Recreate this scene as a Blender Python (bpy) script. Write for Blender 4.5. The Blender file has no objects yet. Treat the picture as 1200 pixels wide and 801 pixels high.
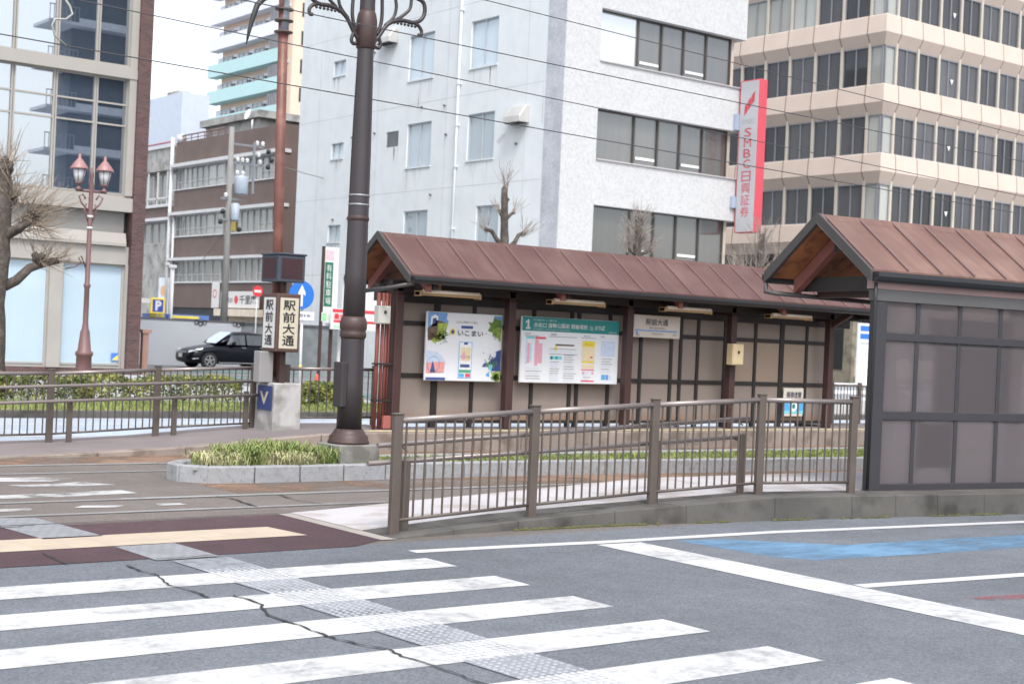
import bpy, math, random
from mathutils import Vector, Matrix

# ------------------------------------------------------------------ camera
S = bpy.context.scene
COL = S.collection
YAW, PITCH, ROLL = .658, -.002, .0444
cam_data = bpy.data.cameras.new('camera')
cam_data.sensor_width = 36.0
cam_data.lens = 1715.0 / 1200.0 * 36.0
cam_data.clip_start = .1
cam_data.clip_end = 3000
cam_data.dof.use_dof = True
cam_data.dof.focus_distance = 13.0
cam_data.dof.aperture_fstop = 3.6
cam = bpy.data.objects.new('camera', cam_data)
COL.objects.link(cam)
c_, s_ = math.cos(YAW), math.sin(YAW)
def cam_axis(r, f, u):
    return Vector((r * c_ + f * s_, -r * s_ + f * c_, u))
cp, sp, cr, sr = math.cos(PITCH), math.sin(PITCH), math.cos(ROLL), math.sin(ROLL)
Fw = cam_axis(0, cp, sp)
R0, U0 = cam_axis(1, 0, 0), cam_axis(0, -sp, cp)
Rw, Uw = R0 * cr + U0 * sr, U0 * cr - R0 * sr
mw = Matrix((Rw, Uw, -Fw)).transposed().to_4x4()
mw.translation = Vector((0, 0, 1.85))
cam.matrix_world = mw
S.camera = cam

# ------------------------------------------------------------------ light
SUN_DIR = Vector((-.34, -.70, 1.1)).normalized()      # towards the sun
w = bpy.data.worlds.new('World')
S.world = w
w.use_nodes = True
nt = w.node_tree
sky = nt.nodes.new('ShaderNodeTexSky')
sky.sky_type = 'NISHITA'
sky.sun_disc = False
sky.sun_elevation = math.asin(SUN_DIR.z)
sky.sun_rotation = math.atan2(SUN_DIR.x, SUN_DIR.y)
sky.air_density = 1.0
sky.dust_density = 3.0
sky.ozone_density = 1.0
hs = nt.nodes.new('ShaderNodeHueSaturation')          # thin white cloud over the whole sky
hs.inputs['Saturation'].default_value = .30
nt.links.new(sky.outputs[0], hs.inputs['Color'])
bg = nt.nodes['Background']
nt.links.new(hs.outputs[0], bg.inputs[0])
bg.inputs[1].default_value = .15
sun_l = bpy.data.lights.new('sun', 'SUN')
sun_l.energy = .85
sun_l.angle = math.radians(12)
sun_l.color = (1.0, .96, .90)
sun = bpy.data.objects.new('sun', sun_l)
sun.rotation_euler = (-SUN_DIR).to_track_quat('-Z', 'Y').to_euler()
sun.location = (0, 0, 60)
COL.objects.link(sun)
S.view_settings.view_transform = 'Standard'
S.view_settings.look = 'None'
S.view_settings.gamma = 1
S.view_settings.use_curve_mapping = False
S.view_settings.exposure = 1.26
try:
    S.cycles.max_bounces = 6
    S.cycles.transparent_max_bounces = 16
    S.cycles.use_denoising = True
except Exception:
    pass

# ------------------------------------------------------------------ helpers
def lin(v):
    v /= 255.0
    return v / 12.92 if v <= .04045 else ((v + .055) / 1.055) ** 2.4
def c8(r, g, b, k=1.0):
    return (lin(r) * k, lin(g) * k, lin(b) * k, 1)

def M(name, col, rough=.6, var=.10, scale=2.0, metal=0.0, bump=0.0, fine=60.0, fvar=.06, spec=.5, col2=None, mix2=(.5, .62), fmap=None):
    """plain surface with two scales of uneven tone, optional second colour in patches, optional bump"""
    m = bpy.data.materials.new(name)
    m.use_nodes = True
    t = m.node_tree
    N, L = t.nodes, t.links
    b = N['Principled BSDF']
    b.inputs['Roughness'].default_value = rough
    b.inputs['Metallic'].default_value = metal
    b.inputs['Specular IOR Level'].default_value = spec
    g = N.new('ShaderNodeNewGeometry')
    n1 = N.new('ShaderNodeTexNoise'); n1.inputs['Scale'].default_value = scale; n1.inputs['Detail'].default_value = 5
    n2 = N.new('ShaderNodeTexNoise'); n2.inputs['Scale'].default_value = fine; n2.inputs['Detail'].default_value = 2
    L.new(g.outputs['Position'], n1.inputs['Vector'])
    if fmap:
        mp = N.new('ShaderNodeMapping'); mp.inputs['Scale'].default_value = fmap; L.new(g.outputs['Position'], mp.inputs['Vector']); L.new(mp.outputs[0], n2.inputs['Vector'])
        n2.inputs['Scale'].default_value = 1.0; n2.inputs['Detail'].default_value = 6
    else: L.new(g.outputs['Position'], n2.inputs['Vector'])
    src = None
    if col2:
        r = N.new('ShaderNodeValToRGB'); r.color_ramp.elements[0].position = mix2[0]; r.color_ramp.elements[1].position = mix2[1]
        r.color_ramp.elements[0].color = col; r.color_ramp.elements[1].color = col2
        n3 = N.new('ShaderNodeTexNoise'); n3.inputs['Scale'].default_value = scale * 1.7; n3.inputs['Detail'].default_value = 6
        L.new(g.outputs['Position'], n3.inputs['Vector']); L.new(n3.outputs['Fac'], r.inputs['Fac'])
        src = r.outputs['Color']
    mr = N.new('ShaderNodeMapRange'); mr.inputs['From Min'].default_value = .25; mr.inputs['From Max'].default_value = .75
    mr.inputs['To Min'].default_value = 1 - var; mr.inputs['To Max'].default_value = 1 + var
    L.new(n1.outputs['Fac'], mr.inputs['Value'])
    mr2 = N.new('ShaderNodeMapRange'); mr2.inputs['From Min'].default_value = .25; mr2.inputs['From Max'].default_value = .75
    mr2.inputs['To Min'].default_value = 1 - fvar; mr2.inputs['To Max'].default_value = 1 + fvar
    L.new(n2.outputs['Fac'], mr2.inputs['Value'])
    mu = N.new('ShaderNodeMath'); mu.operation = 'MULTIPLY'
    L.new(mr.outputs[0], mu.inputs[0]); L.new(mr2.outputs[0], mu.inputs[1])
    vm = N.new('ShaderNodeVectorMath'); vm.operation = 'SCALE'
    if src: L.new(src, vm.inputs[0])
    else: vm.inputs[0].default_value = col[:3]
    L.new(mu.outputs[0], vm.inputs['Scale'])
    L.new(vm.outputs[0], b.inputs['Base Color'])
    if bump:
        bp = N.new('ShaderNodeBump'); bp.inputs['Strength'].default_value = bump; bp.inputs['Distance'].default_value = .01
        L.new(n2.outputs['Fac'], bp.inputs['Height']); L.new(bp.outputs[0], b.inputs['Normal'])
    m['b'] = 1
    return m

class MB:
    """collects faces in world coordinates; build() links them as ONE mesh object"""
    def __init__(self):
        self.v, self.f, self.mi, self.sm = [], [], [], []
        self.T = None
    def _add(self, vs, fs, mi=0, smooth=False):
        n = len(self.v)
        self.v += [Vector(p) if self.T is None else self.T @ Vector(p) for p in vs]
        for f in fs:
            self.f.append([n + i for i in f]); self.mi.append(mi); self.sm.append(smooth)
    def box(self, x0, x1, y0, y1, z0, z1, mi=0):
        if x0 > x1: x0, x1 = x1, x0
        if y0 > y1: y0, y1 = y1, y0
        if z0 > z1: z0, z1 = z1, z0
        vs = [(x0, y0, z0), (x1, y0, z0), (x1, y1, z0), (x0, y1, z0), (x0, y0, z1), (x1, y0, z1), (x1, y1, z1), (x0, y1, z1)]
        self._add(vs, [(0, 3, 2, 1), (4, 5, 6, 7), (0, 1, 5, 4), (1, 2, 6, 5), (2, 3, 7, 6), (3, 0, 4, 7)], mi)
    def face(self, pts, mi=0):
        self._add(pts, [tuple(range(len(pts)))], mi)
    def prism(self, poly, z0, z1, mi=0):
        n = len(poly)
        a = sum(poly[i][0] * poly[(i + 1) % n][1] - poly[(i + 1) % n][0] * poly[i][1] for i in range(n))
        if a < 0: poly = poly[::-1]
        vs = [(p[0], p[1], z0) for p in poly] + [(p[0], p[1], z1) for p in poly]
        fs = [tuple(range(n - 1, -1, -1)), tuple(range(n, 2 * n))] + [(i, (i + 1) % n, n + (i + 1) % n, n + i) for i in range(n)]
        self._add(vs, fs, mi)
    def extr(self, poly, d, mi=0):
        """closed 3D polygon extruded by the vector d"""
        n = len(poly); d = Vector(d)
        vs = [Vector(p) for p in poly] + [Vector(p) + d for p in poly]
        fs = [tuple(range(n - 1, -1, -1)), tuple(range(n, 2 * n))] + [(i, (i + 1) % n, n + (i + 1) % n, n + i) for i in range(n)]
        self._add(vs, fs, mi)
    def tube(self, pts, r, seg=8, mi=0, cap=True, smooth=True):
        pts = [Vector(p) for p in pts]
        if not isinstance(r, (list, tuple)): r = [r] * len(pts)
        vs, fs = [], []
        up = None
        for i, p in enumerate(pts):
            a = pts[max(i - 1, 0)]; b = pts[min(i + 1, len(pts) - 1)]
            t = (b - a)
            if t.length < 1e-9: t = Vector((0, 0, 1))
            t.normalize()
            if up is None:
                up = Vector((0, 0, 1)) if abs(t.z) < .9 else Vector((1, 0, 0))
            s = t.cross(up)
            if s.length < 1e-6: s = t.orthogonal()
            s.normalize(); u = s.cross(t); up = u
            for k in range(seg):
                an = 2 * math.pi * k / seg
                vs.append(p + (s * math.cos(an) + u * math.sin(an)) * r[i])
        n = len(pts)
        for i in range(n - 1):
            for k in range(seg):
                k2 = (k + 1) % seg
                fs.append((i * seg + k, i * seg + k2, (i + 1) * seg + k2, (i + 1) * seg + k))
        self._add(vs, fs, mi, smooth)
        if cap:
            m = len(self.v) - len(vs)
            self.f.append([m + k for k in range(seg - 1, -1, -1)]); self.mi.append(mi); self.sm.append(False)
            self.f.append([m + (n - 1) * seg + k for k in range(seg)]); self.mi.append(mi); self.sm.append(False)
    def lathe(self, prof, x, y, seg=20, mi=0, smooth=True):
        vs, fs = [], []
        for r, z in prof:
            for k in range(seg):
                an = 2 * math.pi * k / seg
                vs.append((x + r * math.cos(an), y + r * math.sin(an), z))
        for i in range(len(prof) - 1):
            for k in range(seg):
                k2 = (k + 1) % seg
                fs.append((i * seg + k, i * seg + k2, (i + 1) * seg + k2, (i + 1) * seg + k))
        fs.append(tuple(range(seg - 1, -1, -1)))
        n = (len(prof) - 1) * seg
        fs.append(tuple(n + k for k in range(seg)))
        self._add(vs, fs, mi, False)
        if smooth:
            for i in range(len(self.sm) - len(fs), len(self.sm) - 2): self.sm[i] = True
    def disc(self, c, ax1, ax2, r, seg=24, mi=0, r0=0.0):
        c, ax1, ax2 = Vector(c), Vector(ax1), Vector(ax2)
        o = [c + ax1 * r * math.cos(2 * math.pi * k / seg) + ax2 * r * math.sin(2 * math.pi * k / seg) for k in range(seg)]
        if r0 <= 0:
            self._add(o, [tuple(range(seg))], mi)
        else:
            i_ = [c + (p - c) * (r0 / r) for p in o]
            self._add(o + i_, [(k, (k + 1) % seg, seg + (k + 1) % seg, seg + k) for k in range(seg)], mi)
    def build_each(self, name, mats, parent=None, bevel=0.0, **props):
        """every loose piece as an object of its own"""
        par = list(range(len(self.v)))
        def find(i):
            while par[i] != i: par[i] = par[par[i]]; i = par[i]
            return i
        for f in self.f:
            for i in f[1:]: par[find(i)] = find(f[0])
        groups = {}
        for k, f in enumerate(self.f): groups.setdefault(find(f[0]), []).append(k)
        out = []
        for ks in groups.values():
            m = MB(); mp = {}
            for k in ks:
                for i in self.f[k]:
                    if i not in mp: mp[i] = len(m.v); m.v.append(self.v[i])
                m.f.append([mp[i] for i in self.f[k]]); m.mi.append(self.mi[k]); m.sm.append(self.sm[k])
            out.append(m.build(name, mats, parent, bevel, **props))
        return out
    def build(self, name, mats, parent=None, bevel=0.0, **props):
        if not isinstance(mats, (list, tuple)): mats = [mats]
        me = bpy.data.meshes.new(name)
        inv = WM[parent.name].inverted() if parent else None
        me.from_pydata([tuple(inv @ p) if inv else tuple(p) for p in self.v], [], self.f)
        for m in mats: me.materials.append(m)
        me.polygons.foreach_set('material_index', self.mi)
        me.polygons.foreach_set('use_smooth', self.sm)
        me.update()
        o = bpy.data.objects.new(name, me)
        COL.objects.link(o)
        if parent:
            o.parent = parent
            WM[o.name] = WM[parent.name].copy()
        else:
            WM[o.name] = Matrix.Identity(4)
        if bevel:
            bv = o.modifiers.new('bevel', 'BEVEL'); bv.width = bevel; bv.segments = 1; bv.limit_method = 'ANGLE'; bv.angle_limit = math.radians(50)
        for k, v in props.items(): o[k] = v
        return o
WM = {}

def thing(name, label, cat, loc=(0, 0, 0), group=None, rotz=0.0):
    o = bpy.data.objects.new(name, None)
    o.empty_display_size = .2
    COL.objects.link(o)
    o.location = loc
    o.rotation_euler = (0, 0, rotz)
    WM[o.name] = Matrix.Translation(Vector(loc)) @ Matrix.Rotation(rotz, 4, 'Z')
    o['label'] = label; o['category'] = cat
    if group: o['group'] = group
    return o
def tag(o, label, cat, group=None):
    o['label'] = label; o['category'] = cat
    if group: o['group'] = group
    return o
def struct(name, mb, mat, **k):
    o = mb.build(name, mat, None, **k)
    o['kind'] = 'structure'
    return o
def stuff(name, mb, mat, label, cat):
    o = mb.build(name, mat, None)
    o['kind'] = 'stuff'; o['label'] = label; o['category'] = cat
    return o
def copy_thing(o, loc, label, rotz=None):
    r = o.copy(); COL.objects.link(r); r.location = loc; r['label'] = label
    if rotz is not None: r.rotation_euler = (0, 0, rotz)
    def rec(src, dst):
        for ch in list(src.children):
            d = ch.copy(); COL.objects.link(d); d.parent = dst
            rec(ch, d)
    rec(o, r)
    return r

_dg = [None]
def text_verts(s, bold=0.0):
    cu = bpy.data.curves.new('lettering', 'FONT')
    cu.body = s; cu.resolution_u = 2; cu.offset = bold
    ob = bpy.data.objects.new('lettering', cu)
    COL.objects.link(ob)
    dg = bpy.context.evaluated_depsgraph_get()
    me = bpy.data.meshes.new_from_object(ob.evaluated_get(dg))
    vs = [v.co.copy() for v in me.vertices]; fs = [tuple(p.vertices) for p in me.polygons]
    bpy.data.objects.remove(ob); bpy.data.curves.remove(cu); bpy.data.meshes.remove(me)
    return vs, fs
def put_text(mb, s, o, ax, ay, x0, x1, y0, y1, mi=0, bold=0.0):
    """letters filling the rectangle x0..x1, y0..y1 of the plane o + x*ax + y*ay"""
    vs, fs = text_verts(s, bold)
    if not vs: return
    o, ax, ay = Vector(o), Vector(ax), Vector(ay)
    a0 = min(v.x for v in vs); a1 = max(v.x for v in vs); b0 = min(v.y for v in vs); b1 = max(v.y for v in vs)
    sx = (x1 - x0) / max(a1 - a0, 1e-6); sy = (y1 - y0) / max(b1 - b0, 1e-6)
    mb._add([o + ax * (x0 + (v.x - a0) * sx) + ay * (y0 + (v.y - b0) * sy) for v in vs], fs, mi)
def put_column(mb, s, o, ax, ay, x0, x1, y0, y1, mi=0, bold=0.0, gap=.14):
    h = (y1 - y0) / len(s)
    for i, ch in enumerate(s):
        t = y1 - i * h
        put_text(mb, ch, o, ax, ay, x0, x1, t - h * (1 - gap / 2), t - h * gap / 2, mi, bold)
def rect(mb, o, ax, ay, x0, x1, y0, y1, mi=0):
    o, ax, ay = Vector(o), Vector(ax), Vector(ay)
    mb.face([o + ax * x0 + ay * y0, o + ax * x1 + ay * y0, o + ax * x1 + ay * y1, o + ax * x0 + ay * y1], mi)
def poly(mb, o, ax, ay, pts, mi=0):
    o, ax, ay = Vector(o), Vector(ax), Vector(ay)
    mb.face([o + ax * p[0] + ay * p[1] for p in pts], mi)
XA, YA, ZA = Vector((1, 0, 0)), Vector((0, 1, 0)), Vector((0, 0, 1))

def holes_wall(mb, axis, plane, a0, a1, z0, z1, holes, depth, mi=0, mr=0):
    """front skin of a facade with recessed openings. axis 'Y': faces -Y at y=plane; 'X': faces -X at x=plane"""
    P = (lambda a, z, d=0: (a, plane + d, z)) if axis == 'Y' else (lambda a, z, d=0: (plane + d, a, z))
    A = sorted(set([a0, a1] + [h[0] for h in holes] + [h[1] for h in holes]))
    B = sorted(set([z0, z1] + [h[2] for h in holes] + [h[3] for h in holes]))
    for i in range(len(A) - 1):
        for j in range(len(B) - 1):
            ma, mz = (A[i] + A[i + 1]) / 2, (B[j] + B[j + 1]) / 2
            if any(h[0] < ma < h[1] and h[2] < mz < h[3] for h in holes): continue
            mb.face([P(A[i], B[j]), P(A[i + 1], B[j]), P(A[i + 1], B[j + 1]), P(A[i], B[j + 1])], mi)
    for h in holes:
        c = [(h[0], h[2]), (h[1], h[2]), (h[1], h[3]), (h[0], h[3])]
        for k in range(4):
            p, q = c[k], c[(k + 1) % 4]
            mb.face([P(*p), P(*q), P(*q, depth), P(*p, depth)], mr)
def fbox(mb, axis, plane, a0, a1, z0, z1, d0, d1, mi=0):
    """box on a facade: d = distance behind the plane (negative stands proud)"""
    if axis == 'Y': mb.box(a0, a1, plane + d0, plane + d1, z0, z1, mi)
    else: mb.box(plane + d0, plane + d1, a0, a1, z0, z1, mi)
def window(parent, axis, plane, a0, a1, z0, z1, depth, mf, mp, fw=.05, mull=1, rail=None, name='window'):
    f = MB()
    for (p0, p1, q0, q1) in ((a0, a0 + fw, z0, z1), (a1 - fw, a1, z0, z1), (a0 + fw, a1 - fw, z0, z0 + fw), (a0 + fw, a1 - fw, z1 - fw, z1)):
        fbox(f, axis, plane, p0, p1, q0, q1, depth - .05, depth + .02)
    for k in range(mull):
        m = a0 + (a1 - a0) * (k + 1) / (mull + 1)
        fbox(f, axis, plane, m - fw / 2, m + fw / 2, z0 + fw, z1 - fw, depth - .045, depth + .02)
    if rail:
        for zz in rail: fbox(f, axis, plane, a0 + fw, a1 - fw, zz - fw / 2, zz + fw / 2, depth - .04, depth + .015)
    wo = f.build(name, mf, parent)
    p = MB(); fbox(p, axis, plane, a0 + .01, a1 - .01, z0 + .01, z1 - .01, depth + .021, depth + .05)
    p.build('pane', mp, wo)
    return wo

def glass(name, tint, dark, refl=.25, rough=.02, stripes=None, noise=.3, nscale=.6, fk=1.0, vary=.3):
    """coated window glass: curtains or a dim room behind it, part mirrored"""
    m = bpy.data.materials.new(name); m.use_nodes = True
    t = m.node_tree; N, L = t.nodes, t.links
    b = N['Principled BSDF']; b.inputs['Roughness'].default_value = .6; b.inputs['Specular IOR Level'].default_value = .2
    g = N.new('ShaderNodeNewGeometry')
    n1 = N.new('ShaderNodeTexNoise'); n1.inputs['Scale'].default_value = nscale; n1.inputs['Detail'].default_value = 3
    L.new(g.outputs['Position'], n1.inputs['Vector'])
    mx = N.new('ShaderNodeMix'); mx.data_type = 'RGBA'
    mx.inputs[6].default_value = dark; mx.inputs[7].default_value = tint
    if stripes:
        wv = N.new('ShaderNodeTexWave'); wv.wave_type = 'BANDS'; wv.bands_direction = stripes[0]; wv.inputs['Scale'].default_value = stripes[1]
        wv.inputs['Distortion'].default_value = stripes[2]; wv.inputs['Detail'].default_value = 1
        L.new(g.outputs['Position'], wv.inputs['Vector'])
        if stripes[2] >= 1:        # hanging folds of different widths instead of even slats
            mp = N.new('ShaderNodeMapping'); mp.inputs['Scale'].default_value = (stripes[1], stripes[1], .06); L.new(g.outputs['Position'], mp.inputs['Vector'])
            wv = N.new('ShaderNodeTexNoise'); wv.inputs['Scale'].default_value = 1.6; wv.inputs['Detail'].default_value = 4; L.new(mp.outputs[0], wv.inputs['Vector'])
        ad = N.new('ShaderNodeMix'); ad.data_type = 'FLOAT'; ad.inputs[0].default_value = noise
        L.new(wv.outputs['Fac'], ad.inputs[2]); L.new(n1.outputs['Fac'], ad.inputs[3])
        L.new(ad.outputs[0], mx.inputs[0])
    else:
        L.new(n1.outputs['Fac'], mx.inputs[0])
    oi = N.new('ShaderNodeObjectInfo'); orr = N.new('ShaderNodeMapRange'); orr.inputs['To Min'].default_value = 1 - vary; orr.inputs['To Max'].default_value = 1 + vary; L.new(oi.outputs['Random'], orr.inputs['Value'])
    vs_ = N.new('ShaderNodeVectorMath'); vs_.operation = 'SCALE'; L.new(mx.outputs[2], vs_.inputs[0]); L.new(orr.outputs[0], vs_.inputs['Scale'])
    L.new(vs_.outputs[0], b.inputs['Base Color'])
    gl = N.new('ShaderNodeBsdfGlossy'); gl.inputs['Roughness'].default_value = rough; gl.inputs['Color'].default_value = (.9, .95, 1, 1)
    fr = N.new('ShaderNodeFresnel'); fr.inputs['IOR'].default_value = 1.5
    ma = N.new('ShaderNodeMath'); ma.operation = 'MULTIPLY_ADD'; ma.inputs[1].default_value = (1 - refl) * fk; ma.inputs[2].default_value = refl
    L.new(fr.outputs[0], ma.inputs[0])
    ms = N.new('ShaderNodeMixShader'); L.new(ma.outputs[0], ms.inputs[0]); L.new(b.outputs[0], ms.inputs[1]); L.new(gl.outputs[0], ms.inputs[2])
    L.new(ms.outputs[0], N['Material Output'].inputs['Surface'])
    return m

def worn(name, col, wear=.45, soft=.08, scale=6.0, rough=.6, stretch=(1, 1, 1), floor=0.0):
    """road paint rubbed through in places so that the surface below shows"""
    m = M(name, col, rough, .06, 3, fvar=.05, bump=.15, fine=90)
    t = m.node_tree; N, L = t.nodes, t.links
    g = N.new('ShaderNodeNewGeometry')
    mp = N.new('ShaderNodeMapping'); mp.inputs['Scale'].default_value = stretch
    L.new(g.outputs['Position'], mp.inputs['Vector'])
    n = N.new('ShaderNodeTexNoise'); n.inputs['Scale'].default_value = scale; n.inputs['Detail'].default_value = 9; n.inputs['Roughness'].default_value = .68
    L.new(mp.outputs[0], n.inputs['Vector'])
    n2 = N.new('ShaderNodeTexNoise'); n2.inputs['Scale'].default_value = scale * .16; n2.inputs['Detail'].default_value = 2
    L.new(g.outputs['Position'], n2.inputs['Vector'])
    ad = N.new('ShaderNodeMath'); ad.operation = 'MULTIPLY_ADD'; ad.inputs[1].default_value = .9
    sb = N.new('ShaderNodeMath'); sb.operation = 'SUBTRACT'; sb.inputs[1].default_value = .5
    L.new(n2.outputs['Fac'], sb.inputs[0]); L.new(sb.outputs[0], ad.inputs[0]); L.new(n.outputs['Fac'], ad.inputs[2])
    r = N.new('ShaderNodeMapRange'); r.inputs['From Min'].default_value = wear - soft; r.inputs['From Max'].default_value = wear + soft; r.inputs['To Min'].default_value = floor
    L.new(ad.outputs[0], r.inputs['Value'])
    tr = N.new('ShaderNodeBsdfTransparent')
    ms = N.new('ShaderNodeMixShader')
    L.new(r.outputs[0], ms.inputs[0]); L.new(tr.outputs[0], ms.inputs[1]); L.new(N['Principled BSDF'].outputs[0], ms.inputs[2])
    L.new(ms.outputs[0], N['Material Output'].inputs['Surface'])
    return m

def tiles(name, col, mortar, sx, sz, mort=.02, var=.2, vert=True, rough=.7, offset=.5, bump=.3):
    """bricks or tiles in world metres; vert: laid on upright faces, else on the ground"""
    m = bpy.data.materials.new(name); m.use_nodes = True
    t = m.node_tree; N, L = t.nodes, t.links
    b = N['Principled BSDF']; b.inputs['Roughness'].default_value = rough
    g = N.new('ShaderNodeNewGeometry')
    sx_ = N.new('ShaderNodeSeparateXYZ'); L.new(g.outputs['Position'], sx_.inputs[0])
    cb = N.new('ShaderNodeCombineXYZ')
    if vert:
        ad = N.new('ShaderNodeMath'); ad.operation = 'ADD'
        L.new(sx_.outputs[0], ad.inputs[0]); L.new(sx_.outputs[1], ad.inputs[1]); L.new(ad.outputs[0], cb.inputs[0]); L.new(sx_.outputs[2], cb.inputs[1])
    else:
        L.new(sx_.outputs[0], cb.inputs[0]); L.new(sx_.outputs[1], cb.inputs[1])
    br = N.new('ShaderNodeTexBrick'); br.offset = offset
    br.inputs['Scale'].default_value = 1; br.inputs['Brick Width'].default_value = sx; br.inputs['Row Height'].default_value = sz
    br.inputs['Mortar Size'].default_value = mort; br.inputs['Mortar'].default_value = mortar
    br.inputs['Color1'].default_value = tuple(x * (1 - var) for x in col[:3]) + (1,)
    br.inputs['Color2'].default_value = tuple(x * (1 + var) for x in col[:3]) + (1,)
    L.new(cb.outputs[0], br.inputs['Vector'])
    n1 = N.new('ShaderNodeTexNoise'); n1.inputs['Scale'].default_value = 3; n1.inputs['Detail'].default_value = 6; L.new(g.outputs['Position'], n1.inputs['Vector'])
    mr = N.new('ShaderNodeMapRange'); mr.inputs['To Min'].default_value = .8; mr.inputs['To Max'].default_value = 1.2; L.new(n1.outputs['Fac'], mr.inputs['Value'])
    vm = N.new('ShaderNodeVectorMath'); vm.operation = 'SCALE'; L.new(br.outputs['Color'], vm.inputs[0]); L.new(mr.outputs[0], vm.inputs['Scale'])
    L.new(vm.outputs[0], b.inputs['Base Color'])
    if bump:
        bp = N.new('ShaderNodeBump'); bp.inputs['Strength'].default_value = bump; bp.inputs['Distance'].default_value = .006; bp.invert = True
        L.new(br.outputs['Fac'], bp.inputs['Height']); L.new(bp.outputs[0], b.inputs['Normal'])
    return m

def asphalt(name, col, speck=.35):
    m = bpy.data.materials.new(name); m.use_nodes = True
    t = m.node_tree; N, L = t.nodes, t.links
    b = N['Principled BSDF']; b.inputs['Roughness'].default_value = .85; b.inputs['Specular IOR Level'].default_value = .3
    g = N.new('ShaderNodeNewGeometry')
    def noise(s, d, ro=.5):
        n = N.new('ShaderNodeTexNoise'); n.inputs['Scale'].default_value = s; n.inputs['Detail'].default_value = d; n.inputs['Roughness'].default_value = ro
        L.new(g.outputs['Position'], n.inputs['Vector']); return n.outputs['Fac']
    def rng(src, lo, hi, a=.25, z=.75):
        r = N.new('ShaderNodeMapRange'); r.inputs['From Min'].default_value = a; r.inputs['From Max'].default_value = z
        r.inputs['To Min'].default_value = lo; r.inputs['To Max'].default_value = hi; L.new(src, r.inputs['Value']); return r.outputs[0]
    def mul(a, c):
        x = N.new('ShaderNodeMath'); x.operation = 'MULTIPLY'; L.new(a, x.inputs[0]); L.new(c, x.inputs[1]); return x.outputs[0]
    vo = N.new('ShaderNodeTexVoronoi'); vo.inputs['Scale'].default_value = 75; L.new(g.outputs['Position'], vo.inputs['Vector'])
    sp_ = N.new('ShaderNodeSeparateColor'); L.new(vo.outputs['Color'], sp_.inputs[0])
    f = mul(mul(rng(noise(.35, 4), .84, 1.14), rng(noise(3.0, 5, .6), .88, 1.12)), rng(sp_.outputs[0], 1 - speck, 1 + speck, 0, 1))
    mp = N.new('ShaderNodeMapping'); mp.inputs['Scale'].default_value = (.10, 1.1, 1); L.new(g.outputs['Position'], mp.inputs['Vector'])
    ln = N.new('ShaderNodeTexNoise'); ln.inputs['Scale'].default_value = 1; ln.inputs['Detail'].default_value = 4; L.new(mp.outputs[0], ln.inputs['Vector'])
    f = mul(f, rng(ln.outputs['Fac'], .86, 1.12))           # tyre-worn lanes along the road
    vm = N.new('ShaderNodeVectorMath'); vm.operation = 'SCALE'; vm.inputs[0].default_value = col[:3]
    L.new(f, vm.inputs['Scale']); L.new(vm.outputs[0], b.inputs['Base Color'])
    bp = N.new('ShaderNodeBump'); bp.inputs['Strength'].default_value = .5; bp.inputs['Distance'].default_value = .008
    L.new(noise(120, 3), bp.inputs['Height']); L.new(bp.outputs[0], b.inputs['Normal'])
    return m
# ------------------------------------------------------------------ materials
AS = asphalt('road_asphalt', (.127, .139, .158, 1), .27)
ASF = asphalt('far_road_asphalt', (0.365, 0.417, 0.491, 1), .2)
TRK = asphalt('track_paving', (0.144, 0.126, 0.116, 1), .22)
GND = asphalt('ground_asphalt', (.17, .18, .19, 1), .2)
RED = asphalt('red_paving', (.070, .042, .049, 1), .22)
CONC = M('concrete', (0.198, 0.192, 0.186, 1), .85, .22, 2.2, bump=.3, col2=(0.132, 0.123, 0.114, 1))
KERBM = M('kerb_concrete', (0.087, 0.083, 0.078, 1), .9, .25, 1.6, bump=.4, col2=(0.043, 0.041, 0.037, 1), mix2=(.48, .66))
RAMP = M('pale_platform_paving', (0.417, 0.402, 0.418, 1), .8, .10, 1.4, bump=.15, col2=(0.345, 0.315, 0.304, 1))
FARP = M('far_platform_paving', (0.18, 0.155, 0.156, 1), .8, .14, 1.2, bump=.2)
GRAN = M('granite_kerb', (0.265, 0.273, 0.289, 1), .8, .12, 9, bump=.5, fine=140, fvar=.28, col2=(0.187, 0.187, 0.195, 1), mix2=(.55, .7))
RUST = M('rust_dust', (0.231, 0.136, 0.088, 1), .9, .25, 2.5, bump=.3, col2=(0.15, 0.109, 0.088, 1))
SOIL = M('soil', (.16, .12, .085, 1), .95, .3, 4, bump=.6)
WHITE = worn('white_road_paint', (0.503, 0.51, 0.517, 1), .39, .18, 10, floor=.5)
WHITE2 = worn('rubbed_white_paint', (.62, .62, .62, 1), .53, .12, 5, stretch=(.5, 3, 1))
EDGE = worn('white_edge_line', (0.475, 0.482, 0.488, 1), .22, .05, 7)
BLUE = worn('blue_lane_paint', (.125, .245, .385, 1), .42, .20, 2.6, stretch=(.6, 1.5, 1), floor=.3)
REDP = worn('red_lane_paint', (.30, .085, .10, 1), .56, .2, 5, stretch=(.5, 2, 1))
YEL = tiles('cream_tactile_paving', (0.42, 0.35, 0.275, 1), (0.36, 0.30, 0.235, 1), .30, .30, .005, .04, False, .8, 0.0)
PAVE = tiles('grey_walk_paving', (0.221, 0.227, 0.247, 1), (0.169, 0.176, 0.189, 1), .10, .10, .008, .08, False, .85, .5)
STRIP = M('escort_strip_base', (.34, .38, .46, 1), .8, .10, 3)
DOT = M('escort_strip_stud', (0.277, 0.286, 0.298, 1), .6, .06, 3)
CRK = M('dark_crack', (.03, .032, .035, 1), .95, .3, 9)  # dark tone of the crack lines
STEEL = M('rail_steel', (.62, .62, .62, 1), .3, .12, 3, metal=.7)
GROOVE = M('rail_groove', (.045, .042, .04, 1), .9, .2, 3)
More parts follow.
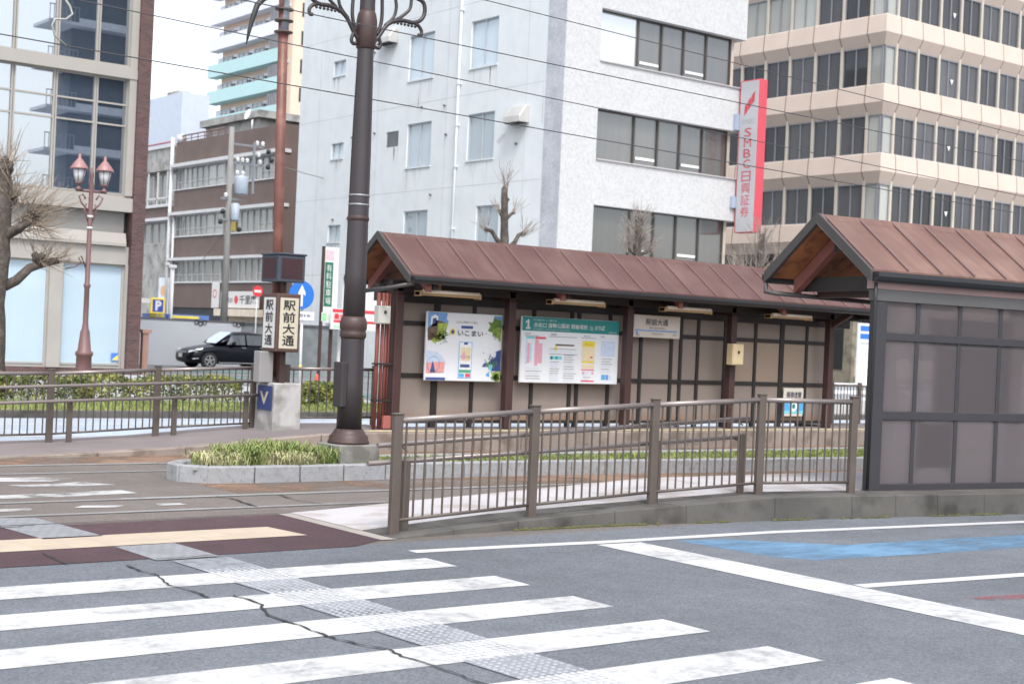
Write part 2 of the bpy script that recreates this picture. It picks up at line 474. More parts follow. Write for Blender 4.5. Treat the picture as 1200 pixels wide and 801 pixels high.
GRASSG = M('grass_ground', (.19, .20, .075, 1), .95, .3, 1.3, bump=.7, col2=(.28, .25, .11, 1), fine=30, fvar=.3)
MOSS = M('moss', (.085, .09, .03, 1), .95, .3, 8, bump=.8)
# ------------------------------------------------------------------ ground, roads, markings
m = MB(); m.box(-900, 1400, -500, 1600, -.6, -.012); struct('ground', m, GND)
m = MB(); m.box(-60, 120, -60, -8.5, -.05, .14); struct('pavement_south', m, M('pavement_south_paving', (.26, .26, .26, 1), .85, .12, 1))
m = MB(); m.face([(-60, -8.5, 0), (120, -8.5, 0), (120, 10.86, 0), (-60, 10.86, 0)]); struct('road', m, AS)
m = MB(); m.face([(-60, 10.86, 0), (120, 10.86, 0), (120, 19.3, 0), (-60, 19.3, 0)]); struct('track_bed', m, TRK)
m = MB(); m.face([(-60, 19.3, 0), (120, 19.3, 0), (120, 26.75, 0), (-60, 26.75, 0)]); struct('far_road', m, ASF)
# red paving with its cut corner
m = MB(); m.face([(-8, 10.74, .004), (6.72, 10.78, .004), (7.17, 11.04, .004), (7.16, 12.9, .004), (4.95, 12.82, .004), (-8, 12.8, .004)])
struct('red_paving', m, RED)
m = MB(); m.face([(-8, 11.30, .008), (6.66, 11.50, .008), (6.58, 12.11, .008), (-8, 11.92, .008)]); struct('tactile_paving', m, YEL)
# grey walkway strip, in three pieces round the tactile paving
m = MB()
m.face([(4.44, 12.02, .008), (4.97, 12.04, .008), (4.84, 13.35, .008), (4.54, 13.42, .008), (4.3, 13.4, .008)])
m.face([(4.84, 10.66, .008), (5.39, 10.68, .008), (5.36, 11.46, .008), (4.82, 11.44, .008)])
struct('walkway_strip', m, PAVE)
# zebra crossing
m = MB()
for k in range(8):
    y1 = 10.0 - k * .946
    m.face([(-2, y1 - .45, .004), (6.93, y1 - .45, .004), (6.93, y1, .004), (-2, y1, .004)])
struct('zebra_crossing', m, WHITE)
# raised escort strip across the zebra
STRIPW = worn('escort_strip_paint', (.225, .24, .268, 1), .36, .14, 9, floor=.5)
m = MB(); m1 = MB(); m2 = MB()
for k in range(-1, 8):
    ya, yb = 10.0 - k * .946 - .45, 10.0 - (k + 1) * .946
    if k == -1: ya = 10.62
    m.face([(4.965, yb, .0065), (5.455, yb, .0065), (5.44, ya, .0065), (4.94, ya, .0065)])
struct('escort_strip', m, STRIPW)
random.seed(4)
y = 4.6
while y < 10.1:
    on = any(10.0 - k * .946 - .46 < y < 10.0 - k * .946 + .01 for k in range(8))
    for i in range(9):
        if random.random() < .08: continue
        x = 4.985 + i * .055 + random.uniform(-.005, .005)
        vs = []
        for r, z in ((.018, .0066), (.012, .0115)):
            for q in range(6):
                a = math.pi * q / 3
                vs.append((x + r * math.cos(a), y + r * math.sin(a), z))
        (m1 if on else m2)._add(vs, [(q, (q + 1) % 6, 6 + (q + 1) % 6, 6 + q) for q in range(6)] + [tuple(range(6, 12))])
    y += .055
struct('escort_strip_studs', m1, M('painted_stud', (.40, .41, .43, 1), .6, .08, 3)); struct('escort_strip_studs', m2, M('bare_stud', (.285, .30, .325, 1), .6, .10, 3))
# worn crossing marks between the tracks
m = MB()
for pts in ([(5.0, 16.5), (6.05, 16.3), (6.45, 16.55), (6.3, 16.72), (5.0, 16.95)], [(5.6, 15.85), (6.2, 15.8), (6.65, 15.82), (6.35, 16.2), (6.05, 16.05), (5.5, 16.05)],
            [(4.6, 14.88), (5.7, 14.85), (6.55, 15.0), (6.5, 15.3), (5.6, 15.2), (4.6, 15.12)], [(5.45, 13.98), (5.85, 13.88), (6.0, 14.02), (5.6, 14.12)],
            [(6.3, 13.9), (6.62, 13.9), (6.6, 14.04), (6.35, 14.06)], [(4.2, 13.82), (5.02, 13.9), (5.05, 14.05), (4.3, 14.1)]):
    m.face([(x, y, .004) for x, y in pts])
struct('worn_crossing_marks', m, worn('faded_track_paint', (.44, .44, .44, 1), .42, .10, 7, stretch=(.6, 2.2, 1)))
# edge line, stop line, lane line, blue lane
def strip(mb, pts, wd, z):
    pts = [Vector((p[0], p[1], z)) for p in pts]
    L_, R_ = [], []
    for i, p in enumerate(pts):
        t = (pts[min(i + 1, len(pts) - 1)] - pts[max(i - 1, 0)]).normalized()
        n = Vector((-t.y, t.x, 0)); ww = wd[i] if isinstance(wd, (list, tuple)) else wd
        L_.append(p + n * ww / 2); R_.append(p - n * ww / 2)
    for i in range(len(pts) - 1):
        mb.face([R_[i], R_[i + 1], L_[i + 1], L_[i]])
m = MB(); strip(m, [(7.02, 10.34), (8.0, 10.29), (9.05, 10.2), (10.2, 10.17), (11.3, 10.13), (13.2, 9.93), (15.2, 9.71), (18, 9.35), (24, 8.6)], .15, .004)
struct('edge_line', m, EDGE)
m = MB(); m.face([(8.86, 4.2, .004), (9.36, 4.2, .004), (9.40, 10.06, .004), (8.88, 10.09, .004)]); struct('stop_line', m, WHITE)
m = MB(); strip(m, [(9.41, 7.5), (11.4, 7.29), (14, 6.95), (20, 6.1)], .15, .004); struct('lane_line', m, EDGE)
m = MB(); m.face([(9.84, 10.03, .002), (10.4, 9.92, .002), (10.9, 9.5, .002), (11.3, 9.2, .002), (13.5, 9.05, .002), (20, 8.2, .002), (20, 7.4, .002), (13.2, 8.35, .002), (11.4, 8.5, .002), (10.2, 8.62, .002), (9.95, 8.9, .002)])
struct('blue_lane_surface', m, BLUE)
m = MB(); m.face([(9.75, 6.8, .004), (9.9, 6.62, .004), (12.5, 6.1, .004), (12.5, 6.35, .004)]); struct('red_lane_mark', m, REDP)
# cracks
m = MB()
random.seed(8)
for line, wd in (([(4.19, 11.34), (4.15, 11.03), (4.16, 10.72)], .02),
             ([(4.53, 10.53), (4.53, 10.31), (4.56, 10.01), (4.48, 9.73), (4.47, 9.59), (4.52, 9.35), (4.51, 9.07)], .025),
             ([(4.69, 9.09), (4.71, 8.91), (4.7, 8.68), (4.59, 8.4), (4.58, 8.19), (4.6, 8.0), (4.59, 7.75), (4.6, 7.53), (4.65, 7.32), (4.72, 7.16), (4.69, 6.97), (4.72, 6.6), (4.72, 6.27), (4.8, 5.6)], .022),
             ([(7.23, 14.45), (7.3, 14.18), (7.24, 13.9), (7.21, 13.52)], .03), ([(7.95, 14.42), (7.9, 13.86), (7.99, 13.51)], .025),
             ([(4.2, 12.79), (4.49, 12.8), (4.66, 12.86)], .02), ([(3, 12.86), (5, 12.9), (7.1, 12.95), (7.3, 12.95)], .03), ([(4.86, 10.72), (5.4, 10.74)], .015), ([(8.0, 13.3), (8.8, 13.38), (9.6, 13.4)], .02)):
    pts = []
    for i in range(len(line) - 1):
        a, b = line[i], line[i + 1]
        for k in range(4):
            t = k / 4
            pts.append((a[0] + (b[0] - a[0]) * t + random.uniform(-.012, .012), a[1] + (b[1] - a[1]) * t + random.uniform(-.012, .012)))
    pts.append(line[-1])
    strip(m, pts, [wd * random.uniform(.35, 1.15) for _ in pts], .0105)
struct('pavement_cracks', m, CRK)
# rails
m = MB(); g = MB()
for y0 in (13.53, 14.52, 17.2, 18.13):
    m.box(-60, 110, y0 - .03, y0 + .03, -.05, .006)
    if y0 == 18.13: m.box(-60, 8.2, y0 + .035, y0 + .085, -.05, .0055)
    g.box(-60, 110, y0 - .085, y0 - .032, -.05, .003)
    if y0 in (14.52,): m.box(6.2, 12, y0 + .04, y0 + .085, -.05, .003)
struct('tram_rails', m, STEEL); struct('rail_grooves', g, GROOVE)
m = MB()
m.face([(7.6, 14.68, .002), (30, 14.5, .002), (30, 15.6, .002), (7.6, 15.8, .002)])
m.face([(4.0, 18.2, .002), (30, 18.2, .002), (30, 19.2, .002), (8, 19.2, .002), (4, 18.75, .002)])
struct('rust_stained_paving', m, worn('rust_stain', (.22, .135, .09, 1), .46, .16, 1.6))
# near platform with its ramp
st = [(7.28, 11.02, .012), (8.0, 11.1, .045), (8.8, 11.14, .09), (10.0, 11.08, .145), (10.9, 10.97, .19), (12.1, 10.82, .25), (13.2, 10.66, .25), (14.5, 10.46, .25), (16, 10.22, .25), (18, 9.9, .25), (24, 8.9, .25), (34, 7.2, .25)]
m = MB(); kb = MB()
for i in range(len(st) - 1):
    a, b = st[i], st[i + 1]
    ka, kb_ = a[1] + .56, b[1] + .56
    m.face([(a[0], ka, a[2]), (b[0], kb_, b[2]), (b[0], 12.93, b[2]), (a[0], 12.93, a[2])])
    m.face([(a[0], 12.93, -.05), (a[0], 12.93, a[2]), (b[0], 12.93, b[2]), (b[0], 12.93, -.05)])
    n = max(1, int((b[0] - a[0]) / .62))
    for k in range(n):
        t0, t1 = k / n, (k + 1) / n - .005 / max(b[0] - a[0], .1)
        p = [a[j] + (b[j] - a[j]) * t0 for j in range(3)]; q = [a[j] + (b[j] - a[j]) * t1 for j in range(3)]
        kb._add([(p[0], p[1], -.05), (q[0], q[1], -.05), (q[0], q[1] + .56, -.05), (p[0], p[1] + .56, -.05), (p[0], p[1] + .012, p[2] + .003), (q[0], q[1] + .012, q[2] + .003), (q[0], q[1] + .56, q[2] + .003), (p[0], p[1] + .56, p[2] + .003)],
               [(0, 3, 2, 1), (4, 5, 6, 7), (0, 1, 5, 4), (1, 2, 6, 5), (2, 3, 7, 6), (3, 0, 4, 7)])
struct('near_platform', m, RAMP); struct('near_platform_kerb', kb, KERBM, bevel=.008)
m = MB()
m.face([(7.14, 11.02, .0065), (7.30, 11.0, .0085), (7.30, 12.95, .0085), (7.14, 12.95, .0065)])
struct('ramp_foot_edging', m, M('pale_edging', (.29, .265, .24, 1), .85, .12, 3))
m = MB()
random.seed(3)
for k in range(150):
    x = random.choice((8.9, 9.4, 9.7, 10.0, 10.2, 11.2, 12.3, 13.4, 14.6, 15.2)) + random.gauss(0, .16)
    yy = [a[1] + (b[1] - a[1]) * (x - a[0]) / (b[0] - a[0]) for a, b in zip(st, st[1:]) if a[0] <= x <= b[0]][0]
    L_ = random.uniform(.01, .07)
    m.tube([(x - L_, yy - .01, .0), (x, yy - .02, .012), (x + L_, yy - .03, .0)], [.004, random.uniform(.006, .02), .004], 5)
stuff('moss_tufts', m, MOSS, 'small tufts of green moss along the foot of the near platform kerb', 'moss')
# far platform
stf = [(-6, 18.5, .003), (4.5, 19.0, .004), (6.5, 19.12, .015), (7.8, 19.2, .05), (9.1, 19.2, .11), (11.3, 19.2, .28), (12.0, 19.2, .3), (13.2, 19.2, .3), (20, 19.2, .3), (24.4, 19.2, .3), (30, 19.2, .3)]
m = MB(); e = MB()
for a, b in zip(stf, stf[1:]):
    yb_ = 20.5 if a[0] >= 13.2 and b[0] <= 24.4 else 21.4
    m.face([(a[0], a[1] + .22, a[2]), (b[0], b[1] + .22, b[2]), (b[0], yb_, b[2]), (a[0], yb_, a[2])])
    m.face([(a[0], yb_, -.05), (a[0], yb_, a[2]), (b[0], yb_, b[2]), (b[0], yb_, -.05)])
    n = max(1, int((b[0] - a[0]) / .9))
    for k in range(n):
        t0, t1 = k / n, (k + 1) / n - .015 / (b[0] - a[0])
        p = [a[j] + (b[j] - a[j]) * t0 for j in range(3)]; q = [a[j] + (b[j] - a[j]) * t1 for j in range(3)]
        e._add([(p[0], p[1], -.05), (q[0], q[1], -.05), (q[0], q[1] + .22, -.05), (p[0], p[1] + .22, -.05), (p[0], p[1], p[2] + .002), (q[0], q[1], q[2] + .002), (q[0], q[1] + .22, q[2] + .002), (p[0], p[1] + .22, p[2] + .002)],
               [(0, 3, 2, 1), (4, 5, 6, 7), (0, 1, 5, 4), (1, 2, 6, 5), (2, 3, 7, 6), (3, 0, 4, 7)])
struct('far_platform', m, FARP)
struct('far_platform_kerb', e, M('stained_platform_edge', (.24, .20, .175, 1), .9, .25, 1.5, bump=.4, col2=(.15, .12, .10, 1)), bevel=.012)
m = MB(); m.face([(12.3, 19.44, .304), (26, 19.44, .304), (26, 19.72, .304), (12.3, 19.72, .304)]); struct('platform_tactile_line', m, M('faded_yellow_tactile', (.52, .43, .24, 1), .8, .15, 3))
# planted island between the tracks: granite kerb stones round soil
m = MB()
front = [(8.3, 15.62), (12, 15.62), (15.5, 15.38), (19, 15.1), (27, 14.9)]
def kstone(mb, a, b, wdt, h):
    a, b = Vector((a[0], a[1], 0)), Vector((b[0], b[1], 0)); t = (b - a).normalized(); n = Vector((-t.y, t.x, 0)) * wdt
    a = a + t * .008; b = b - t * .008
    mb.extr([a - ZA * .05, b - ZA * .05, b + n - ZA * .05, a + n - ZA * .05], (0, 0, h + .05))
arc = [(8.3, 15.62), (7.72, 15.70), (7.48, 16.0), (7.48, 16.32), (7.75, 16.62), (8.3, 16.72)]
for a, b in zip(arc, arc[1:]): kstone(m, b, a, .15, .2)
for a, b in zip(front, front[1:]):
    d = math.hypot(b[0] - a[0], b[1] - a[1]); n = max(1, round(d / .62))
    for k in range(n):
        kstone(m, (a[0] + (b[0] - a[0]) * k / n, a[1] + (b[1] - a[1]) * k / n), (a[0] + (b[0] - a[0]) * (k + 1) / n, a[1] + (b[1] - a[1]) * (k + 1) / n), .15, .2)
for k in range(30): kstone(m, (8.9 + k * .62 - .008, 16.87), (8.28 + k * .62, 16.87), -.15 if False else .15, .2)
struct('island_kerb', m, GRAN, bevel=.015)
m = MB(); m.face([(7.6, 15.8, .15), (8.3, 15.7, .15), (12, 15.7, .15), (19, 15.2, .15), (27, 15.0, .15), (27, 16.75, .15), (8.3, 16.7, .15), (7.6, 16.4, .15)]); struct('island_soil', m, GRASSG)
# verge and pavement beyond the far road
m = MB(); m.box(-40, 60, 26.75, 26.93, -.05, .14); struct('verge_kerb', m, KERBM, bevel=.01)
m = MB(); m.box(-40, 20.2, 26.93, 30.0, -.05, .12); struct('grass_verge', m, GRASSG)
m = MB(); m.box(-40, 20.2, 30.0, 46.2, -.05, .11); struct('pavement', m, M('pavement_paving', (.34, .35, .37, 1), .85, .12, 1))
m = MB(); m.box(30, 120, 26.93, 45.3, -.05, .11); struct('pavement_east', m, M('pavement_east_paving', (.36, .36, .36, 1), .85, .12, 1))
m = MB(); strip(m, [(-40, 25.2), (60, 25.2)], .15, .004); strip(m, [(-40, 22.6), (9.0, 22.6)], .15, .004); strip(m, [(-40, 26.4), (60, 26.4)], .12, .004); struct('far_road_lines', m, EDGE)
m = MB(); strip(m, [(21, 49.5), (34, 53.5)], .2, .004); strip(m, [(22.5, 47.8), (30, 47.2)], .2, .004); struct('side_street_lines', m, EDGE)
m = MB(); strip(m, [(21, 48.2), (25, 47.9)], .5, .004); strip(m, [(24, 54.5), (37, 52.5)], .6, .004); strip(m, [(20.5, 36.5), (26, 36.5)], .4, .004); struct('green_street_band', m, M('green_road_paint', (.05, .30, .24, 1), .8, .2, 3))
# ------------------------------------------------------------------ white office building
WSM = M('smooth_white_wall', (0.655, 0.697, 0.725, 1), .8, .035, .8, col2=(0.611, 0.652, 0.68, 1), mix2=(.45, .75), fvar=.018, fmap=(3.5, 3.5, .10))
WST = M('white_tile_wall', (0.496, 0.502, 0.508, 1), .75, .05, 4.5, bump=.4, fine=14, fvar=.075, col2=(0.434, 0.44, 0.453, 1), mix2=(.45, .65))
WGR = M('grey_tile_strip', (0.464, 0.48, 0.528, 1), .75, .08, 1.0, bump=.5, fine=9, fvar=.14, col2=(0.384, 0.4, 0.448, 1), mix2=(.45, .65))
DARK = M('dark_room', (.03, .032, .035, 1), .9)
ALU = M('aluminium_frame', (.50, .53, .56, 1), .4, .06, metal=.5)
ALUD = M('dark_bronze_frame', (.07, .065, .062, 1), .45, .1, metal=.3)
BLIND = glass('window_with_blind', (.46, .54, .60, 1), (.38, .46, .52, 1), .08)
CURT = glass('window_with_curtain', (0.134, 0.126, 0.115, 1), (0.045, 0.043, 0.039, 1), .10, .02, ('X', 2.6, 2.0), .6, .35)
MIRR = glass('mirroring_window', (.42, .42, .40, 1), (.30, .30, .28, 1), .46, .02)
PALEB = M('white_blind_bar', (.72, .72, .70, 1), .5)
wb = thing('office_building', 'white four storey office building with ribbon windows behind the far shelter', 'building', (42, 55, 0))
m = MB()
lh = [(49.5, 51.45, 13.4, 15.43), (54.25, 56.25, 13.4, 15.45), (49.5, 51.43, 9.43, 11.42), (54.2, 56.15, 9.43, 11.42), (48.95, 50.55, 5.4, 7.45), (54.22, 56.15, 5.4, 7.45),
      (61.84, 63.0, 14.38, 15.12), (61.75, 62.88, 10.3, 11.06), (61.7, 62.88, 6.2, 7.04), (56.87, 57.93, 10.49, 11.21), (49.5, 51.45, 17.4, 19.4), (54.25, 56.25, 17.4, 19.4), (61.7, 62.9, 1.6, 3.4)]
holes_wall(m, 'X', 36.81, 46.12, 66.2, 0, 21.0, lh, .16)
for yj in (47.4, 53.1, 58.75, 60.95, 64.2): m.box(36.807, 36.812, yj - .012, yj + .012, .2, 20.9, 1)
for zj in (4.6, 8.35, 12.3, 16.25): m.box(36.807, 36.812, 46.2, 66.1, zj - .012, zj + .012, 1)
rs = random.Random(3)
for h in lh:
    for q in range(5):
        y0 = rs.uniform(h[0], h[1]); l_ = rs.uniform(.25, 1.1); w_ = rs.uniform(.015, .05)
        m.face([(36.806, y0 - w_, h[2] - .07), (36.806, y0 + w_, h[2] - .07), (36.806, y0 + w_ * .3, h[2] - .07 - l_), (36.806, y0 - w_ * .3, h[2] - .07 - l_)], 2)
m.build('wall', [WSM, M('wall_joint_line', (.46, .49, .52, 1), .8), M('rain_grime', (.53, .56, .59, 1), .85)], wb)
m = MB(); m.box(36.79, 36.804, 45.0, 46.12, 0, 21.0); m.build('wall_edge_strip', WGR, wb)
m = MB(); m.box(36.97, 47.0, 45.95, 66.2, 0, 20.9); m.build('core', DARK, wb)
m = MB(); m.box(36.8, 47.1, 45.0, 66.2, 21.0, 21.3); m.build('roof', WSM, wb)
m = MB()
m.box(36.805, 38.63, 44.985, 45.9, 0, 21.0)
bands = [(0, 5.39), (7.43, 9.25), (11.36, 13.23), (15.4, 17.25), (19.4, 21.0)]
for z0, z1 in bands: m.box(38.63, 47.07, 45.0, 45.9, z0, z1)
m.box(46.98, 47.07, 45.9, 66.2, 0, 21.0)
m.build('tiled_wall', WST, wb)
m = MB()
for z0, z1 in bands: m.box(38.64, 46.9, 44.93, 45.2, z1, z1 + .05)
m.build_each('window_sill', M('grey_sill', (.42, .40, .40, 1), .7), wb)
mulls = [38.66, 40.95, 42.3, 43.6, 44.95, 46.45]
for ri, (z0, z1) in enumerate(((5.44, 7.43), (9.30, 11.36), (13.28, 15.4), (17.3, 19.4))):
    for k in range(5):
        x0, x1 = mulls[k], mulls[k + 1]
        window(wb, 'Y', 45.0, x0, x1, z0, z1, .36, ALUD, MIRR if (ri == 2 and k == 0) else CURT, .045, 0)
    f = MB(); f.box(46.46, 46.62, 45.3, 45.46, z0, z1); f.build('corner_post', M('beige_post', (.42, .37, .31, 1), .6), wb)
    g = MB(); g.box(46.62, 46.7, 45.47, 48, z0, z1); g.build('side_window', CURT, wb)
    for k in (1, 3):
        if ri == 3: continue
        f = MB(); f.box(mulls[k] + .15, mulls[k + 1] - .12, 45.345, 45.362, z0 + .25, z0 + .36); f.build('window_bar', PALEB, wb)
for h in lh:
    if h == lh[9]:
        f = MB()
        for k in range(9):
            z = h[2] + .04 + k * .075
            f._add([(36.83, h[0] + .03, z), (36.83, h[1] - .03, z), (36.93, h[1] - .03, z + .06), (36.93, h[0] + .03, z + .06)], [(0, 1, 2, 3)])
        fbox(f, 'X', 36.81, h[0], h[1], h[2], h[3], .1, .14)
        f.build('louvre_vent', M('grey_louvre', (.40, .42, .45, 1), .6), wb)
    else:
        window(wb, 'X', 36.81, h[0], h[1], h[2], h[3], .12, ALU, BLIND, .05, 1)
        f = MB(); fbox(f, 'X', 36.81, h[0] - .04, h[1] + .04, h[2] - .06, h[2], -.05, .1); f.build('window_sill', WSM, wb)
f = MB(); f.tube([(36.72, 52.12, 0), (36.72, 52.12, 20.9)], .06)
for z in (6.5, 9.2, 11.0, 12.8, 16): f.box(36.64, 36.8, 52.02, 52.22, z, z + .07)
f.build('drainpipe', WSM, wb)
HOOD = M('steel_hood', (.55, .54, .52, 1), .35, .1, metal=.4)
for (ya, yb, za, zb) in ((47.13, 48.25, 10.7, 11.4), (57.25, 58.45, 15.3, 15.97)):
    f = MB(); f.extr([(36.8, ya, za), (36.30, ya, za), (36.30, ya, za + .25), (36.6, ya, zb), (36.8, ya, zb)], (0, yb - ya, 0)); h_ = f.build('vent_hood', HOOD, wb, bevel=.02)
    f = MB(); f.box(36.36, 36.74, ya + .06, yb - .06, za - .02, za + .002); f.build('opening', DARK, h_)
f = MB()
for (yy, zz) in ((59.2, 15.1), (60.4, 15.0), (55.0, 12.1), (53.2, 12.0), (53.0, 10.7), (60.9, 11.2), (58.9, 11.25), (61.0, 7.3), (62.4, 7.3), (54.0, 8.1), (47.9, 9.9)):
    f.tube([(36.82, yy, zz), (36.72, yy, zz)], .05, 8)
f.build_each('pipe_stub', M('dark_pipe', (.13, .13, .14, 1), .6), wb)
f = MB()
f.tube([(36.8, 55.3, 13.4), (36.79, 55.32, 12.1)], .015, 4); f.face([(36.8, 49.3, 10.1), (36.8, 48.9, 10.4), (36.8, 48.7, 10.35), (36.8, 49.1, 10.0)]); f.face([(36.8, 46.3, 10.6), (36.8, 46.28, 13), (36.8, 46.25, 10.6)])
f.build_each('wall_stain', M('wall_stain_grey', (.5, .52, .55, 1), .8), wb)

# ------------------------------------------------------------------ tan office block
TAN = M('tan_panel', (0.558, 0.465, 0.403, 1), .75, .05, .8, fvar=.03)
TANM = M('pale_tan_fin', (0.48, 0.432, 0.368, 1), .6, .05)
JNT = M('panel_joint', (.22, .165, .125, 1), .8)
OFFG = glass('dark_office_glass', (.085, .085, .09, 1), (.022, .023, .027, 1), .02, .02, ('Z', 1.2, 2.0), .6, .5, .38, .65)
OFFC = glass('office_glass_with_blind', (.40, .41, .38, 1), (.32, .33, .31, 1), .03, .02, None, .3, .6, .4)
GREYF = M('grey_window_frame', (.24, .25, .28, 1), .5, .06, metal=.3)
tb = thing('office_block', 'tan office block with sloping spandrel bands and dark ribbon windows', 'building', (75, 60, 0))
TX, TY = 62.79, 49.91
m = MB(); m.box(TX + .42, 110, TY + .42, 90, 0, 30); m.build('core', DARK, tb)
tops = [1.65, 5.35, 9.0, 12.64, 16.33, 20.05, 23.75, 27.45]
rx = [64.0, 65.86, 67.73, 69.6, 71.48, 73.35, 75.22, 77.1, 78.98, 80.85, 82.7]
ly = [51.1, 53.0, 54.88, 56.75, 58.6, 60.45, 62.3, 64.2]
for ti, t in enumerate(tops):
    prof = [(-.33, t + .02), (-.02, t), (.02, t - .04), (.09, t - .97), (-.26, t - 1.60), (-.36, t - 1.60)]
    m = MB()
    for (d0, z0), (d1, z1) in zip(prof, prof[1:]):
        xs = [None] + [c for x in rx for c in (x - .035, x + .035)] + [110]
        for i in range(len(xs) - 1):
            xa0, xa1 = (TX - d0, TX - d1) if xs[i] is None else (xs[i], xs[i])
            m.face([(xa0, TY - d0, z0), (xa1, TY - d1, z1), (xs[i + 1], TY - d1, z1), (xs[i + 1], TY - d0, z0)], i % 2)
        ys = [None] + [c for y in ly for c in (y - .035, y + .035)] + [90]
        for i in range(len(ys) - 1):
            ya0, ya1 = (TY - d0, TY - d1) if ys[i] is None else (ys[i], ys[i])
            m.face([(TX - d1, ya1, z1), (TX - d0, ya0, z0), (TX - d0, ys[i + 1], z0), (TX - d1, ys[i + 1], z1)], i % 2)
    m.build('spandrel', [TAN, JNT], tb)
for ti, t in enumerate(tops):
    z0, z1 = t + .02, (tops[ti + 1] - 1.60 if ti + 1 < len(tops) else t + 2)
    if ti < 2: continue
    xs = [TX + .28] + rx
    for k in range(len(xs) - 1):
        if k >= 8: break
        window(tb, 'Y', TY, xs[k] + .05, xs[k + 1] - .05, z0, z1, .28, GREYF, OFFC if k == 0 else OFFG, .06, 0 if k == 0 else 1)
    ys = [TY + .28] + ly
    for k in range(len(ys) - 1):
        window(tb, 'X', TX, ys[k] + .05, ys[k + 1] - .05, z0, z1, .28, GREYF, OFFC if (k == 0 or (ti >= 5 and k > 2)) else OFFG, .06, 0 if k == 0 else 1)
    m = MB()
    x = (rx[2] * .35 + rx[3] * .65); z = (z0 + z1) / 2 - .15
    m.face([(x - .14, TY + .2, z + .14), (x, TY + .2, z - .14), (x + .14, TY + .2, z + .14)])
    m.build('rescue_mark', M('white_mark', (.8, .8, .78, 1), .5), tb)
m = MB()
for x in rx: m.box(x - .075, x + .075, TY + .16, TY + .28, 5.4, 29)
for y in ly: m.box(TX + .16, TX + .28, y - .075, y + .075, 5.4, 29)
m.build_each('fin', TANM, tb)
m = MB(); m.box(TX - .3, TX + .45, 51, 75, .1, 3.6); m.box(TX - .1, TX + .45, 52, 58, 3.6, 4.0); m.build('entrance_wall', M('beige_stone', (.24, .215, .165, 1), .8, .25, 1.5, bump=.3, col2=(.17, .155, .125, 1)), tb)
m = MB(); m.box(TX - .34, TX - .31, 51.6, 53.4, 1.0, 3.2); m.box(TX - .34, TX - .31, 54.2, 56.4, 1.0, 3.2); m.build_each('entrance_window', OFFG, tb)

# ------------------------------------------------------------------ glass fronted building on the left
BRK = tiles('brown_brick', (0.084, 0.038, 0.036, 1), (0.087, 0.068, 0.065, 1), .22, .075, .012, .35)
PANEL = M('grey_beige_panel', (0.31, 0.294, 0.27, 1), .6, .06, 1.0, fvar=.03)
PANELD = M('grey_shutter_panel', (0.198, 0.195, 0.186, 1), .6, .08, 1.0)
LG = glass('blue_curtain_wall_glass', (.05, .07, .10, 1), (.018, .028, .045, 1), .42, .008, ('X', 3.2, .6), .55, .5)
LB = glass('shop_glass_with_pale_blinds', (0.366, 0.451, 0.512, 1), (0.305, 0.397, 0.47, 1), .05, .03, ('X', 5.0, .2), .25)
gb = thing('glass_building', 'glass fronted building with brown brick corner and pale blinds at street level', 'building', (12, 50, 0))
m = MB(); m.box(19.45, 19.88, 45.85, 60, 0, 22); m.build('brick_corner', BRK, gb)
m = MB(); m.box(-10, 19.44, 46.35, 60, .1, 22); m.build('core', DARK, gb)
m = MB(); m.box(-10, 19.44, 46.1, 46.3, 0, .3); m.build('brick_base', BRK, gb)
m = MB()
for z0, z1, d in ((9.82, 10.12, -.06), (10.12, 10.22, .02), (5.45, 5.9, -.10), (5.9, 5.98, .05)): m.box(-10, 19.449, 46.0 + d, 46.34, z0, z1)
m.box(19.2, 19.447, 45.97, 46.34, 5.98, 22)
m.build('beam', PANEL, gb)
m = MB()
m.extr([(-10, 45.92, 4.32), (-10, 45.92, 4.42), (-10, 46.02, 4.75), (-10, 46.3, 4.75), (-10, 46.3, 4.32)], (29.3, 0, 0)); m.build('canopy', PANEL, gb)
m = MB(); m.box(-10, 19.3, 46.2, 46.34, 4.76, 5.44); m.build('shutter_panel', PANELD, gb)
m = MB(); m.box(-10, 19.44, 46.05, 46.34, 3.72, 4.31); m.box(19.36, 19.447, 46.03, 46.34, .3, 3.72); m.box(16.84, 17.27, 46.04, 46.34, .3, 3.72); m.box(14.3, 14.75, 46.04, 46.34, .3, 3.72); m.box(11.8, 12.2, 46.04, 46.34, .3, 3.72)
m.build('column', PANEL, gb)
vx = [11.4, 12.75, 14.1, 15.45, 16.8, 18.15, 19.25]
for a, b in zip(vx, vx[1:]):
    for z0, z1, rl in ((10.22, 14.0, None), (6.0, 9.82, (8.28, 8.97))):
        window(gb, 'Y', 46.0, a + .01, b - .01, z0, z1, .2, PANEL, LG, .055, 0, rl)
for a, b in ((14.75, 16.84), (17.27, 19.36), (12.2, 14.3)):
    window(gb, 'Y', 46.0, a, b, .3, 3.72, .22, PANEL, LB, .06, 0, (.42,))
m = MB(); rect(m, (19.05, 46.19, .55), XA, ZA, 0, .26, 0, .26); st_ = m.build('sticker', M('blue_sticker', (.06, .18, .55, 1), .5), gb)
m = MB(); poly(m, (19.05, 46.186, .55), XA, ZA, [(.03, .03), (.24, .03), (.24, .2)]); m.build('sticker_wedge', M('yellow_sticker', (.75, .6, .08, 1), .5), st_)
m = MB(); m.box(20.32, 20.52, 46.6, 46.8, 0, 1.5); m.box(20.28, 20.60, 46.56, 46.84, 1.5, 1.62); tag(m.build('gate_post', M('terracotta_post', (.33, .20, .16, 1), .8, .15), None), 'terracotta gate post standing against the brick corner', 'post')

